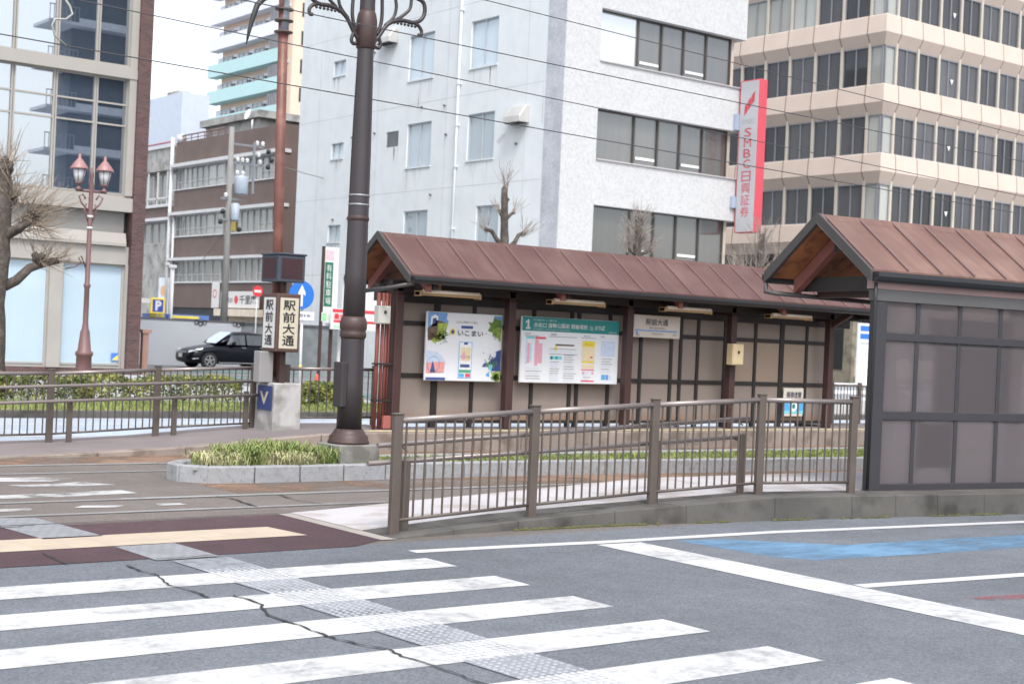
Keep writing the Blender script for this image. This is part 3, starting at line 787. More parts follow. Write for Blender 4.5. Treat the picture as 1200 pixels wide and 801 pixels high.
# ------------------------------------------------------------------ brown tiled building up the side street
BRN = M('brown_tile', (.135, .098, .088, 1), .7, .14, .9, fvar=.08, fine=12)
LEDG = M('white_ledge', (0.561, 0.57, 0.586, 1), .7, .08)
GWF = M('pale_window_frame', (.52, .53, .54, 1), .5)
BG1 = glass('curtained_old_window', (.42, .40, .36, 1), (.17, .17, .16, 1), .10, .03, ('Y', 1.3, 3.0), .55, .5)
GRC = M('weathered_concrete', (.34, .34, .33, 1), .9, .3, .9, bump=.3, col2=(.20, .20, .195, 1), mix2=(.5, .68))
bb = thing('tiled_building', 'brown tiled building with white window ledges up the side street', 'building', (48, 85, 0))
BX, BY = 42.6, 78.45
m = MB(); m.box(BX + .4, 62, BY + .02, 93.6, 0, 13.8); m.build('core', DARK, bb)
m = MB()
for z0, z1 in ((12.7, 14.2), (9.42, 10.92), (6.32, 7.72), (3.0, 4.62)): m.box(BX, BX + .5, BY, 93.6, z0, z1)
m.box(BX + .001, BX + .5, BY - .02, BY + .55, 0, 14.19); m.box(BX + .42, 62, BY - .03, BY + .3, 0, 14.2); m.build('wall', BRN, bb)
m = MB()
for z0, z1 in ((12.48, 12.7), (9.22, 9.42), (6.14, 6.32)): m.box(BX - .35, BX + .5, BY - .1, 93.7, z0, z1)
for z in (10.92, 7.72, 4.62): m.box(BX - .08, BX + .42, BY + .01, 93.6, z, z + .07)
m.build_each('ledge', LEDG, bb)
for z0, z1 in ((11.0, 12.48), (7.8, 9.22), (4.7, 6.14)):
    y = BY + .56
    while y < 93.4:
        y1 = min(y + 2.5, 93.55)
        window(bb, 'X', BX, y, y1, z0, z1, .25, GWF, BG1, .05, 1 + int(y) % 2, (z0 + .5,) if int(y) % 3 else None)
        y = y1
m = MB(); m.box(BX + .1, BX + .3, 80, 84.9, 0.0, 2.5); m.build('shop_front', M('cream_shopfront', (.50, .43, .34, 1), .7, .15), bb)
m = MB(); m.box(BX - .9, BX + .3, 79.6, 85.0, 2.5, 2.95); m.build('awning', M('cream_awning', (.62, .55, .45, 1), .7), bb)
m = MB(); m.box(BX + .12, BX + .3, 85.4, 93.5, 0, 3.0); m.build('lower_wall', M('navy_lower_wall', (.035, .04, .055, 1), .6), bb)
m = MB(); m.box(BX + .19, BX + .225, 84.6, 86.0, 7.95, 9.15); m.build('yellow_curtain', M('yellow_cloth', (.50, .38, .10, 1), .8), bb)
m = MB(); m.box(BX + 1.2, BX + 10, 83.9, 91.6, 14.2, 15.2); m.box(BX + .9, BX + 10.3, 83.5, 92.0, 15.2, 15.65); m.build('penthouse', GRC, bb)
m = MB()
for k in range(8): m.box(BX + .1, BX + .15, 86.5 + k, 86.55 + k, 14.2, 14.65)
m.tube([(BX + .12, 86.5, 14.65), (BX + .12, 93.6, 14.65)], .05, 6); m.tube([(BX + .12, 86.5, 14.4), (BX + .12, 93.6, 14.4)], .03, 6)
m.build('roof_rail', M('rusty_rail', (.20, .11, .10, 1), .7), bb)
m = MB(); m.tube([(BX - .12, 93.9, 0), (BX - .12, 93.9, 14.6)], .13, 8); m.tube([(BX - .12, 93.2, 0), (BX - .12, 93.2, 9)], .08, 8); m.build('drainpipe', LEDG, bb)
m = MB(); m.lathe([(.02, 14.2), (.3, 14.25), (.34, 14.5), (.28, 14.75), (.02, 14.8)], BX + .2, 93.2, 12); m.build('water_tank', LEDG, bb)
m = MB(); m.tube([(BX + .3, 83.2, 14.2), (BX + .3, 83.2, 14.9)], .05, 6); m.disc((BX - .05, 83.2, 15.2), (.3, 0, .95), (0, 1, 0), .36, 16); m.build('satellite_dish', PALEB, bb)
# shop sign
def sign_board(nm, label, cat, axis, plane, a0, a1, z0, z1, mat, thick=.12, group=None):
    loc = ((a0 + a1) / 2, plane, z0) if axis == 'Y' else (plane, (a0 + a1) / 2, z0)
    t = thing(nm, label, cat, loc, group)
    m = MB(); fbox(m, axis, plane, a0, a1, z0, z1, 0, thick); m.build('board', mat, t, bevel=.01)
    if axis == 'Y': o, ax = Vector((a0, plane - .004, z0)), XA
    else: o, ax = Vector((plane - .004, a1, z0)), -YA
    return t, o, ax, a1 - a0, z1 - z0
SW = M('sign_white', (0.624, 0.624, 0.624, 1), .45, .03)
BLK = M('sign_black', (.02, .02, .022, 1), .5)
SRED = M('sign_red', (.62, .045, .06, 1), .45, .05)
t, o, ax, W_, H_ = sign_board('shop_sign', 'long white shop sign with black brush lettering and a red disc', 'sign', 'X', BX - .5, 79.9, 84.9, 3.02, 4.05, SW)
m = MB(); put_text(m, '花の', o, ax, ZA, .16 * W_, .34 * W_, .3 * H_, .62 * H_, 0, .02); put_text(m, '千里庵', o, ax, ZA, .52 * W_, .96 * W_, .22 * H_, .78 * H_, 0, .02); m.build('lettering', BLK, t)
m = MB(); m.disc(o + ax * .43 * W_ + ZA * .5 * H_, ax, ZA, .26); m.build('disc', SRED, t)
t, o, ax, W_, H_ = sign_board('menu_banner', 'tall pale banner with food pictures hung on the brown building', 'banner', 'X', BX - .08, 93.75, 95.3, 2.4, 5.0, M('pale_blue_board', (.66, .70, .78, 1), .5))
m = MB(); m.disc(o + ax * .75 + ZA * 1.7, ax, ZA, .38, 16, 0); m.disc(o + ax * 1.3 + ZA * 1.35, ax, ZA, .18, 14, 1); m.build('food_picture', [M('orange_picture', (.72, .40, .18, 1), .5), SRED], t)
t, o, ax, W_, H_ = sign_board('side_sign', 'narrow white upright sign beside the utility pole', 'sign', 'X', BX - .45, 85.4, 86.3, 3.0, 4.6, SW)
m = MB(); m.disc(o + ax * .45 + ZA * .9, ax, ZA, .28, 16, 0, .2); m.build('ring', SRED, t)

# concrete building, box tower, flats further off
gc = thing('concrete_building', 'weathered concrete building with a recessed balcony beside the brown one', 'building', (48, 97, 0))
m = MB(); m.box(43.6, 56, 94.1, 110, 0, 13.9); m.build('core', DARK, gc)
m = MB(); m.box(42.8, 44, 94.1, 110, 12.5, 14.05); m.box(42.8, 44, 94.1, 110, 0, 7.4); m.build('wall', GRC, gc)
m = MB(); m.box(42.85, 43.7, 94.1, 110, 9.2, 9.95); m.build('brown_band', BRN, gc)
m = MB(); m.box(42.6, 43.7, 94.1, 110, 9.0, 9.2); m.box(42.7, 42.78, 94.1, 110, 10.5, 10.62); m.box(42.7, 42.78, 94.1, 110, 9.95, 10.15); m.box(42.7, 44, 94.1, 110, 14.05, 14.2)
for k in range(8): m.box(42.7, 42.78, 95 + k * 1.6, 95.1 + k * 1.6, 10.15, 12.4)
m.build('railing', LEDG, gc)
for y in (94.2, 96.6, 99.0, 101.4):
    window(gc, 'X', 43.5, y, y + 2.3, 9.96, 12.45, .05, GWF, BG1, .06, 1); window(gc, 'X', 43.4, y, y + 2.3, 7.45, 8.98, .05, GWF, BG1, .06, 1)
m = MB(); m.tube([(42.75, 94.2, 14.4), (42.75, 108, 14.4)], .06, 6); m.build('roof_rail', M('red_rail', (.35, .10, .12, 1), .7), gc)
bt = thing('tower_block', 'windowless blue grey tower block behind the brown building', 'building', (48, 108, 0))
m = MB(); m.box(47.06, 49.3, 102.7, 118, 0, 19.3); m.build('wall', M('blue_grey_cladding', (.50, .56, .66, 1), .7, .05), bt)
m = MB(); m.box(47.3, 48.3, 104, 106, 19.3, 19.6); m.build('roof_hatch', GRC, bt)
ap = thing('apartment_block', 'peach apartment block with white and turquoise balconies in the distance', 'building', (78, 140, 0))
PEACH = M('peach_wall', (0.74, 0.562, 0.451, 1), .8, .05)
TEAL = M('turquoise_balcony', (0.441, 0.648, 0.666, 1), .6, .04); LAV = M('white_balcony', (.74, .76, .84, 1), .6, .04)
APG = glass('apartment_window', (.30, .33, .35, 1), (.10, .11, .12, 1), .12)
m = MB(); m.box(71.95, 90, 131.5, 147.2, 0, 52); m.build('wall', PEACH, ap)
m = MB()
for k in range(18): m.box(78.0, 79.2, 131.3, 131.52, 2 + k * 2.87, 3.3 + k * 2.87); m.box(72.9, 73.2, 131.44, 131.52, 2 + k * 2.87, 3.4 + k * 2.87)
m.build('side_window', DARK, ap)
for k in range(5, 17):
    z = 31.73 - 2.87 * 10 + 2.87 * k
    b_ = MB(); b_.box(70.74, 70.9, 132.2, 148.2, z, z + 1.35); b_.box(70.9, 71.94, 132.2, 148.2, z, z + .18); b_.box(70.9, 71.94, 148.05, 148.2, z + .18, z + 1.35)
    bo = b_.build('balcony', TEAL if z < 31 else LAV, ap)
    f = MB()
    for q in range(5): f.box(70.8, 70.95, 132.3 + q * .45, 132.55 + q * .45, z + 1.35 - 1.3, z + 2.6)
    f.build('slat_screen', GREYF, bo)
    for y0 in (133.8, 137.4, 141.0, 144.6):
        window(ap, 'X', 71.95, y0, y0 + 2.2, z + .3, z + 2.3, -.09, LEDG, APG, .10, 1)
        f_ = MB(); f_.box(71.88, 71.94, y0 + 2.25, y0 + 3.5, z + .3, z + 2.3); f_.build('white_partition', LAV, ap)
    f = MB()
    for y0 in (136.6, 140.2, 143.8): f.box(71.6, 71.93, y0 - .2, y0 + .15, z + 1.5, z + 1.95)
    f.build_each('air_conditioner', M('dark_unit', (.14, .13, .13, 1), .6), ap)
# parking wall and what stands along it
pw = thing('parking_wall', 'long plain grey wall behind the black car', 'wall', (28, 61, 0))
m = MB(); m.box(20.6, 31.35, 61.0, 61.2, 0, 2.02); m.build('panel', M('pale_grey_wall', (.42, .44, .48, 1), .75, .05, 1, fvar=.03), pw)
m = MB(); m.box(20.6, 36.7, 60.97, 61.23, 2.02, 2.09); m.build('coping', M('dark_coping', (.10, .10, .11, 1), .6), pw)
m = MB(); m.box(31.35, 36.7, 61.06, 61.14, .0, 2.02); m.build('dim_panel', M('dark_mesh', (.17, .19, .20, 1), .6, .3, 2), pw)
m = MB()
for x in (28.45, 28.62, 28.79, 28.96): m.box(x, x + .1, 60.985, 61.0, .42, .62)
m.build('vent', M('vent_grey', (.26, .27, .29, 1), .7), pw)
m = MB()
for x in (29.1, 31.0): 
    for k in range(3): m.disc((x + k * .2, 60.96, 1.98 - .05 * (k % 2)), XA, ZA, .11, 12, 0, .07)
m.build('iron_curl', BLK, pw)
# building opposite, behind the camera: what the street windows mirror
op = thing('balcony_block', 'dark apartment block across the road with a column of corner balconies', 'building', (45, -14, 0))
m = MB(); m.box(38.3, 62, -13, -10, 0, 34); m.build('wall', M('slate_wall', (.06, .075, .10, 1), .8, .2), op)
for k in range(11):
    z = 3.0 * k + 1.6
    b_ = MB(); b_.box(36.2, 38.4, -12, -8.8, z, z + .22); b_.box(38.4, 61, -9.99, -8.8, z, z + .22); b_.box(38.4, 61, -8.9, -8.8, z + .22, z + .55); bo = b_.build('balcony', M('pale_balcony', (.66, .70, .76, 1), .7), op)
    f = MB()
    for q in range(8): f.box(36.22 + q * .3, 36.26 + q * .3, -8.86, -8.82, z + .22, z + 1.25)
    f.box(36.2, 38.4, -8.88, -8.82, z + 1.22, z + 1.28); f.build('rail', GREYF, bo)
# ------------------------------------------------------------------ tram stop shelters
ROOF = M('copper_brown_roof', (0.088, 0.041, 0.036, 1), .55, .12, .9, bump=.12, col2=(0.116, 0.063, 0.055, 1), mix2=(.42, .7), fvar=.16, fmap=(9, .9, .9))
ROOF2 = M('weathered_copper_roof', (0.134, 0.07, 0.057, 1), .55, .12, .9, bump=.12, col2=(0.18, 0.107, 0.086, 1), mix2=(.42, .7), fvar=.18, fmap=(9, .9, .9))
SEAM = M('roof_seam', (0.144, 0.088, 0.084, 1), .6)
TRIM = M('dark_metal_trim', (0.059, 0.055, 0.055, 1), .5, .1)
GUT = M('dark_gutter', (0.025, 0.025, 0.029, 1), .45, .1)
WOODU = M('orange_roof_boards', (0.288, 0.108, 0.04, 1), .7, .35, 3, col2=(0.16, 0.06, 0.024, 1))
RAFT = M('red_brown_rafter', (0.225, 0.083, 0.068, 1), .6, .2, 3)
POST = M('red_brown_post', (0.051, 0.024, 0.023, 1), .55, .15, 3)
FRM = M('dark_brown_frame', (0.024, 0.02, 0.02, 1), .55, .12)
FRM2 = M('slate_frame', (0.033, 0.031, 0.037, 1), .5, .08)
PAN1 = M('taupe_panel', (0.255, 0.21, 0.188, 1), .6, .05, .6, col2=(0.276, 0.231, 0.197, 1), fvar=.02)
PAN1B = M('lit_taupe_panel', (0.325, 0.249, 0.193, 1), .6, .05, .6, col2=(0.331, 0.27, 0.222, 1), fvar=.02)  # lit copy of the taupe panel: warm light put into the colour
STAIN = worn('rust_panel_stain', (.35, .19, .10, 1), .55, .2, 4, rough=.7, stretch=(1, 1, .5))
def translucent_panel(name, col):
    m = M(name, col, .35, .05, .8, fvar=.02); t = m.node_tree; N, L = t.nodes, t.links
    tl = N.new('ShaderNodeBsdfTranslucent'); tl.inputs['Color'].default_value = (.70, .655, .665, 1)
    tr = N.new('ShaderNodeBsdfTransparent'); tr.inputs['Color'].default_value = (.68, .64, .655, 1)
    a = N.new('ShaderNodeMixShader'); a.inputs[0].default_value = .66
    b = N.new('ShaderNodeMixShader'); b.inputs[0].default_value = .30
    L.new(N['Principled BSDF'].outputs[0], a.inputs[1]); L.new(tl.outputs[0], a.inputs[2])
    L.new(a.outputs[0], b.inputs[1]); L.new(tr.outputs[0], b.inputs[2]); L.new(b.outputs[0], N['Material Output'].inputs['Surface'])
    return m
SMOKE = translucent_panel('smoky_translucent_panel', (.225, .205, .215, 1))

def shelter_roof(root, T, u0, u1, ze, zr, hw, pitch_u, mroof, mirror=False):
    """gabled roof; local u along, v across (0 = eave nearest the camera), z up"""
    def B(): m = MB(); m.T = T; return m
    th = .07
    m = B()
    m.extr([(u0, 0, ze), (u0, hw, zr), (u0, hw, zr + th), (u0, 0, ze + th)], (u1 - u0, 0, 0))
    m.extr([(u0, hw, zr), (u0, 2 * hw, ze), (u0, 2 * hw, ze + th), (u0, hw, zr + th)], (u1 - u0, 0, 0))
    n = int((u1 - u0) / pitch_u)
    for k in range(n + 1):
        u = u0 + .06 + k * pitch_u
        if u > u1: break
        for a, b in ((0, hw), (2 * hw, hw)):
            m.extr([(u, a, ze + th - .005), (u, b, zr + th - .005), (u, b, zr + th + .028), (u, a, ze + th + .028)], (.026, 0, 0), 1)
    m.extr([(u0, hw - .07, zr + th - .05), (u0, hw, zr + th + .03), (u0, hw + .07, zr + th - .05)], (u1 - u0, 0, 0), 0)
    ro = m.build('roof', [mroof, SEAM], root)
    for uu in (u0 - .05, u1):
        m = B()
        m._add([(uu + q, v, z) for q in (0, .05) for v, z in ((-.07, ze - .07), (-.07, ze + .06), (hw, zr + th + .04), (2 * hw + .07, ze + .06), (2 * hw + .07, ze - .07), (hw, zr - .02))],
               [(0, 1, 2, 5), (5, 2, 3, 4), (6, 7, 8, 11), (11, 8, 9, 10), (0, 1, 7, 6), (1, 2, 8, 7), (2, 3, 9, 8), (3, 4, 10, 9), (4, 5, 11, 10), (5, 0, 6, 11)])
        m.build('gable_trim', TRIM, root, bevel=.006)
    m = B()
    m.extr([(u0 + .01, .02, ze - .012), (u0 + .01, hw, zr - .012), (u0 + .01, hw, zr - .003), (u0 + .01, .02, ze - .003)], (u1 - u0 - .02, 0, 0))
    m.extr([(u0 + .01, 2 * hw - .02, ze - .012), (u0 + .01, hw, zr - .012), (u0 + .01, hw, zr - .003), (u0 + .01, 2 * hw - .02, ze - .003)], (u1 - u0 - .02, 0, 0))
    m.build('ceiling_boards', WOODU, root)
    m = B()
    k = u0 + .36
    while k < u1:
        for a, b in ((.03, hw), (2 * hw - .03, hw)):
            m.extr([(k, a, ze - .20), (k, b, zr - .20), (k, b, zr - .03), (k, a, ze - .02)], (.11, 0, 0))
        k += 2.8
    m.build_each('rafter', RAFT, root)
    m = B()
    k = u0 + .50
    while k < u1:
        m.box(k, k + .09, .03, 2 * hw - .03, ze - .16, ze + .02); k += 2.8
    m.box(u0 + .3, u1 - .1, hw - .06, hw + .06, zr - .34, zr - .18)
    m.build_each('tie_beam', FRM, root)
    for v in (-.09, 2 * hw + .09):
        m = B()
        pr = [(v + .075 * math.cos(a), ze - .005 + .075 * math.sin(a)) for a in [math.pi * (1 + q / 8) for q in range(9)]]
        m.extr([(u0, a, b) for a, b in pr] , (u1 - u0, 0, 0))
        m.box(u0, u1, v - .085, v + .085, ze - .02, ze + .035)
        m.build('gutter', GUT, root)
    return ro

# --- far shelter
T1 = Matrix.Translation(Vector((12.8, 19.3, 0)))
s1 = thing('tram_shelter', 'long far tram shelter with brown metal roof and posters on its taupe wall', 'shelter', (13, 20.2, .3))
shelter_roof(s1, T1, 0, 12.2, 2.74, 3.40, .9, .62, ROOF)
WY = 20.3
m = MB()
wx = [13.10, 13.29, 14.06, 14.84, 15.55, 16.15, 17.03, 17.2, 17.95, 18.4, 18.74, 19.53, 19.78, 20.24, 21.02, 21.86, 22.64, 23.4, 24.06]
for x in wx:
    hwid = .06 if x in (14.06, 21.02, 22.64) else .035
    m.box(x - hwid, x + hwid, WY - .03, WY + .05, .30, 2.4)
for z0, z1 in ((.375, .43), (1.13, 1.21), (2.0, 2.08)): m.box(13.06, 24.1, WY - .022, WY + .045, z0, z1)
m.box(12.85, 24.7, WY - .06, WY + .08, 2.38, 2.66)
m.build('wall_frame', FRM, s1)
p_ = MB(); q_ = MB()
def rusty_foot(m):
    # rust washed up along the foot of each panel row
    t = m.node_tree; N, L = t.nodes, t.links; b = N['Principled BSDF']; src = b.inputs['Base Color'].links[0].from_socket
    g = N.new('ShaderNodeNewGeometry'); s = N.new('ShaderNodeSeparateXYZ'); L.new(g.outputs['Position'], s.inputs[0])
    n = N.new('ShaderNodeTexNoise'); n.inputs['Scale'].default_value = 3.5; n.inputs['Detail'].default_value = 5; L.new(g.outputs['Position'], n.inputs['Vector'])
    a = N.new('ShaderNodeMath'); a.operation = 'MULTIPLY_ADD'; a.inputs[1].default_value = .5; L.new(n.outputs['Fac'], a.inputs[0]); L.new(s.outputs[2], a.inputs[2])
    r = N.new('ShaderNodeMapRange'); r.inputs['From Min'].default_value = .86; r.inputs['From Max'].default_value = .58; L.new(a.outputs[0], r.inputs['Value'])
    x = N.new('ShaderNodeMix'); x.data_type = 'RGBA'; x.inputs[7].default_value = (.25, .135, .075, 1); L.new(src, x.inputs[6]); L.new(r.outputs[0], x.inputs[0]); L.new(x.outputs[2], b.inputs['Base Color'])
rusty_foot(PAN1)
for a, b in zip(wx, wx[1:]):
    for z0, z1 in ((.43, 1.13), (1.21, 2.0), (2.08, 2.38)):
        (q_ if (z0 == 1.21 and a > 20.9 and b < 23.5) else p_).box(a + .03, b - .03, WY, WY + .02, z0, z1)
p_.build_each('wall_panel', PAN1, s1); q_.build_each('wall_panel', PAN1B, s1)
for x in (13.05, 15.36, 18.1, 20.82, 23.72):
    m = MB(); m.box(x - .075, x + .075, 19.88, 20.03, .30, 2.5)
    if x > 23: m.extr([(x - .045, 19.90, 2.36), (x - .045, 19.90, 2.5), (x - .045, 19.40, 2.72), (x - .045, 19.40, 2.62)], (.09, 0, 0))
    m.box(x - .06, x + .06, 19.9, 20.35, 2.5, 2.66)
    m.build('post', POST, s1, bevel=.008)
m = MB(); m.box(12.9, 24.9, 19.9, 20.0, 2.55, 2.72); m.build('head_beam', FRM, s1)
m = MB(); m.tube([(12.85, 19.22, 2.66), (12.62, 19.5, 2.58), (12.45, 20.0, 2.52)], .035, 8); m.build('downpipe', TRIM, s1)
# fluorescent lamps under the eave
LAMPW = M('cream_lamp_tray', (0.4, 0.264, 0.136, 1), .6, .1); TUBE = M('white_lamp_tube', (.72, .62, .52, 1), .4)
for i, x in enumerate((13.15, 15.88, 18.55, 21.38)):
    wh = ('above the street view poster', 'above the route map board', 'above the station name board', 'nearest the right end of the far shelter')[i]
    t = thing('fluorescent_lamp', 'long unlit fluorescent lamp under the far eave, ' + wh, 'lamp', (x + .6, 19.55, 2.5), 'fluorescent lamps under the far shelter eave')
    m = MB(); m.box(x, x + 1.22, 19.49, 19.62, 2.49, 2.545); m.box(x, x + .04, 19.47, 19.64, 2.475, 2.56); m.box(x + 1.18, x + 1.22, 19.47, 19.64, 2.475, 2.56); m.box(x + .4, x + .46, 19.55, 19.6, 2.545, 2.7); m.build('tray', LAMPW, t)
    m = MB(); m.tube([(x + .05, 19.47, 2.555), (x + 1.17, 19.47, 2.555)], .03, 8); m.build('tube', TUBE, t)
# conduits, boxes
PIPE = M('red_conduit', (0.165, 0.047, 0.036, 1), .55, .15)
t = thing('conduit_bundle', 'bundle of red brown conduits rising beside the grey switch box', 'conduit', (12.85, 20.0, .3))
m = MB()
for dx, r in ((0, .035), (.09, .028), (.16, .028), (.22, .015)): m.tube([(12.70 + dx, 19.98, .3), (12.70 + dx, 19.98, 2.5)], r, 8)
m.build_each('conduit', PIPE, t)
m = MB(); m.box(12.64, 12.98, 19.92, 20.02, .75, .78); m.box(12.64, 12.98, 19.92, 20.02, 1.34, 1.37); m.build_each('clamp', FRM, t)
m = MB(); m.box(12.84, 13.03, 19.90, 20.02, .31, .52); m.build('junction_box', M('red_box', (.30, .10, .085, 1), .6), t, bevel=.01)
def cabinet(nm, lab, x0, x1, z0, z1, mat, y0=19.80, y1=19.95):
    t = thing(nm, lab, 'box', ((x0 + x1) / 2, y1, z0))
    m = MB(); m.box(x0, x1, y0 + .012, y1, z0, z1); m.build('case', mat, t, bevel=.008)
    m = MB(); m.box(x0 + .012, x1 - .012, y0, y0 + .011, z0 + .012, z1 - .012); d = m.build('door', mat, t, bevel=.004)
    m = MB(); m.box((x0 + x1) / 2 - .02, (x0 + x1) / 2 + .015, y0 - .02, y0 - .001, (z0 + z1) / 2 + .02, (z0 + z1) / 2 + .07); m.build('handle', FRM, d)
cabinet('switch_box', 'light grey switch box on the left end of the far shelter', 12.60, 12.83, 2.0, 2.29, M('grey_box', (.45, .45, .42, 1), .6))
cabinet('meter_box', 'cream meter box mounted on a shelter post', 20.62, 20.92, 1.54, 1.95, M('cream_box', (.56, .45, .28, 1), .6, .12), 19.70, 19.876)

# --- posters and boards
BW = M('board_white', (0.735, 0.755, 0.793, 1), .35, .02)
INK = M('ink_grey', (.12, .12, .14, 1), .6); INKL = M('ink_light', (.45, .46, .50, 1), .6)
ART = [M('art_' + n, c, .5, v, 14) for n, c, v in (('sky', (.16, .32, .62, 1), .2), ('leaf', (.12, .22, .05, 1), .5), ('brown', (.13, .09, .06, 1), .4), ('lime', (.33, .42, .08, 1), .4), ('pink', (.72, .33, .32, 1), .1),
       ('pale', (.55, .64, .80, 1), .1), ('navy', (.05, .09, .26, 1), .2), ('yellow', (.80, .62, .06, 1), .05), ('red', (.70, .10, .15, 1), .05), ('green', (.09, .36, .20, 1), .05), ('blue', (.10, .38, .72, 1), .05), ('teal', (.02, .22, .22, 1), .03), ('cyan', (.20, .58, .66, 1), .04), ('cream', (.74, .64, .42, 1), .04), ('rose', (.72, .38, .48, 1), .04), ('white', (.78, .79, .82, 1), .02), ('grey', (.24, .25, .28, 1), .1))]
SKY_, LEAF, BRO, LIME, PINK, PALE, NAVY, YELL, REDA, GREE, BLU, TEALA, CYA, CREM, ROSE, WHT, GRY = range(17)
t, o, ax, W_, H_ = sign_board('advertising_poster', 'white advertising poster with a phone picture and leafy photo corners', 'poster', 'Y', 20.08, 13.72, 15.30, 1.10, 2.25, BW, .05)
def PP(m, pts, mi, dz=0): poly(m, o - YA * dz, ax, ZA, [(p[0] * W_, (1 - p[1]) * H_) for p in pts], mi)
def RR(m, x0, x1, y0, y1, mi, dz=0): rect(m, o - YA * dz, ax, ZA, x0 * W_, x1 * W_, (1 - y1) * H_, (1 - y0) * H_, mi)
def TT(m, s, x0, x1, y0, y1, mi=0, bold=0.0, dz=.003): put_text(m, s, o - YA * dz, ax, ZA, x0 * W_, x1 * W_, (1 - y1) * H_, (1 - y0) * H_, mi, bold)
m = MB(); random.seed(5)
PP(m, [(.01, .01), (.26, .01), (.25, .10), (.28, .14), (.24, .2), (.01, .28)], SKY_); PP(m, [(.05, .08), (.10, .04), (.14, .07), (.13, .2), (.05, .22)], WHT, .001)
PP(m, [(.07, .1), (.12, .09), (.11, .17), (.07, .18)], NAVY, .002); PP(m, [(.12, .12), (.27, .16), (.24, .30), (.16, .40), (.02, .42), (.01, .25)], BRO, .001)
PP(m, [(.14, .17), (.27, .15), (.24, .27), (.27, .31), (.2, .33), (.19, .42), (.13, .44), (.12, .47), (.06, .42), (.14, .30)], LIME, .002)
PP(m, [(.01, .56), (.08, .58), (.15, .58), (.19, .62), (.26, .72), (.24, .86), (.01, .88)], PALE); PP(m, [(.01, .74), (.25, .72), (.24, .88), (.01, .9)], PINK, .001)
PP(m, [(.01, .9), (.25, .87), (.26, .97), (.01, .98)], WHT, .001); PP(m, [(.01, .95), (.26, .95), (.26, .99), (.01, .99)], NAVY, .002)
m.disc(o + ax * .10 * W_ + ZA * .24 * H_ - YA * .003, ax, ZA, .13, 28, ART and NAVY, .124)
PP(m, [(.09, .72), (.10, .72), (.13, .88), (.06, .88)], NAVY, .003)
PP(m, [(.88, .02), (.99, .02), (.99, .20), (.86, .15)], SKY_); PP(m, [(.88, .05), (.98, .09), (.98, .36), (.92, .34), (.86, .27), (.80, .24), (.83, .17), (.80, .11), (.86, .12)], LEAF, .001)
PP(m, [(.9, .2), (.98, .17), (.98, .40), (.94, .36), (.9, .28), (.84, .26)], LIME, .002)
PP(m, [(.93, .54), (.99, .52), (.99, .84), (.86, .84), (.82, .78), (.74, .78), (.77, .72), (.84, .73), (.86, .66), (.92, .66)], NAVY); PP(m, [(.86, .66), (.97, .7), (.9, .8), (.78, .77)], LEAF, .001)
PP(m, [(.86, .86), (.99, .84), (.99, .99), (.92, .98)], LIME, .001); PP(m, [(.80, .88), (.84, .86), (.85, .93), (.8, .91)], BLU, .001); PP(m, [(.83, .74), (.88, .74), (.87, .84), (.83, .82)], CYA, .003)
for k in range(170):
    for (cx_, cy_, sx_, sy_, mi) in ((.2, .33, .07, .1, LEAF), (.92, .2, .08, .14, LEAF), (.9, .7, .1, .12, NAVY), (.93, .92, .05, .06, LEAF), (.12, .35, .1, .06, BRO)):
        x, y = max(.01, min(.97, random.gauss(cx_, sx_ * .5))), random.gauss(cy_, sy_ * .5); r = random.uniform(.004, .014)
        PP(m, [(x, y), (x + r, y + r * .4), (x + r * .7, y + r * 1.6), (x - r * .3, y + r)], mi, .004)
m.disc(o + ax * .335 * W_ + ZA * .72 * H_ - YA * .001, ax, ZA, .055, 20, YELL); m.disc(o + ax * .335 * W_ + ZA * .72 * H_ - YA * .002, ax, ZA, .035, 20, NAVY)
RR(m, .425, .60, .42, .955, BLU, .001); RR(m, .433, .592, .43, .945, WHT, .002); RR(m, .49, .54, .43, .46, NAVY, .003); RR(m, .45, .58, .50, .70, CREM, .003); PP(m, [(.46, .62), (.5, .55), (.52, .66), (.48, .69)], ROSE, .004)
RR(m, .45, .575, .75, .795, NAVY, .003); RR(m, .436, .59, .83, .875, GREE, .003); RR(m, .436, .505, .885, .94, BLU, .003); RR(m, .52, .588, .885, .94, REDA, .003)
RR(m, .445, .60, .185, .225, INKL and NAVY, .001)
m.build('printed_picture', ART, t)
m = MB(); TT(m, 'いこまい', .40, .74, .25, .335, 0, .03); TT(m, 'とよはしの移動をもっと便利に', .38, .66, .115, .15); TT(m, '地図 時刻 検索', .445, .575, .62, .66); m.build('lettering', INK, t)

t, o, ax, W_, H_ = sign_board('timetable_board', 'wide white timetable board with teal heading numbered 1', 'sign board', 'Y', 20.08, 15.72, 18.0, 1.10, 2.26, BW, .05)
m = MB(); RR(m, .005, .995, .005, .215, TEALA)
RR(m, .045, .13, .30, .335, CYA); RR(m, .135, .24, .30, .335, REDA); RR(m, .045, .06, .34, .72, PALE, .001); RR(m, .062, .085, .40, .70, ROSE, .001); RR(m, .09, .105, .40, .68, PALE, .001); RR(m, .135, .165, .34, .74, ROSE, .001); RR(m, .175, .21, .40, .70, ROSE, .001); RR(m, .168, .172, .36, .7, REDA, .001)
RR(m, .34, .53, .40, .425, BRO, .001); RR(m, .335, .355, .43, .50, YELL, .001); RR(m, .29, .41, .585, .635, CYA, .001); m.disc(o + ax * .305 * W_ + ZA * .39 * H_ - YA * .002, ax, ZA, .03, 16, TEALA); m.disc(o + ax * .355 * W_ + ZA * .39 * H_ - YA * .002, ax, ZA, .025, 16, TEALA)
RR(m, .615, .745, .335, .43, YELL, .001); RR(m, .615, .745, .645, .675, YELL, .001); RR(m, .615, .745, .44, .64, CREM, .0005); RR(m, .70, .725, .57, .6, REDA, .002)
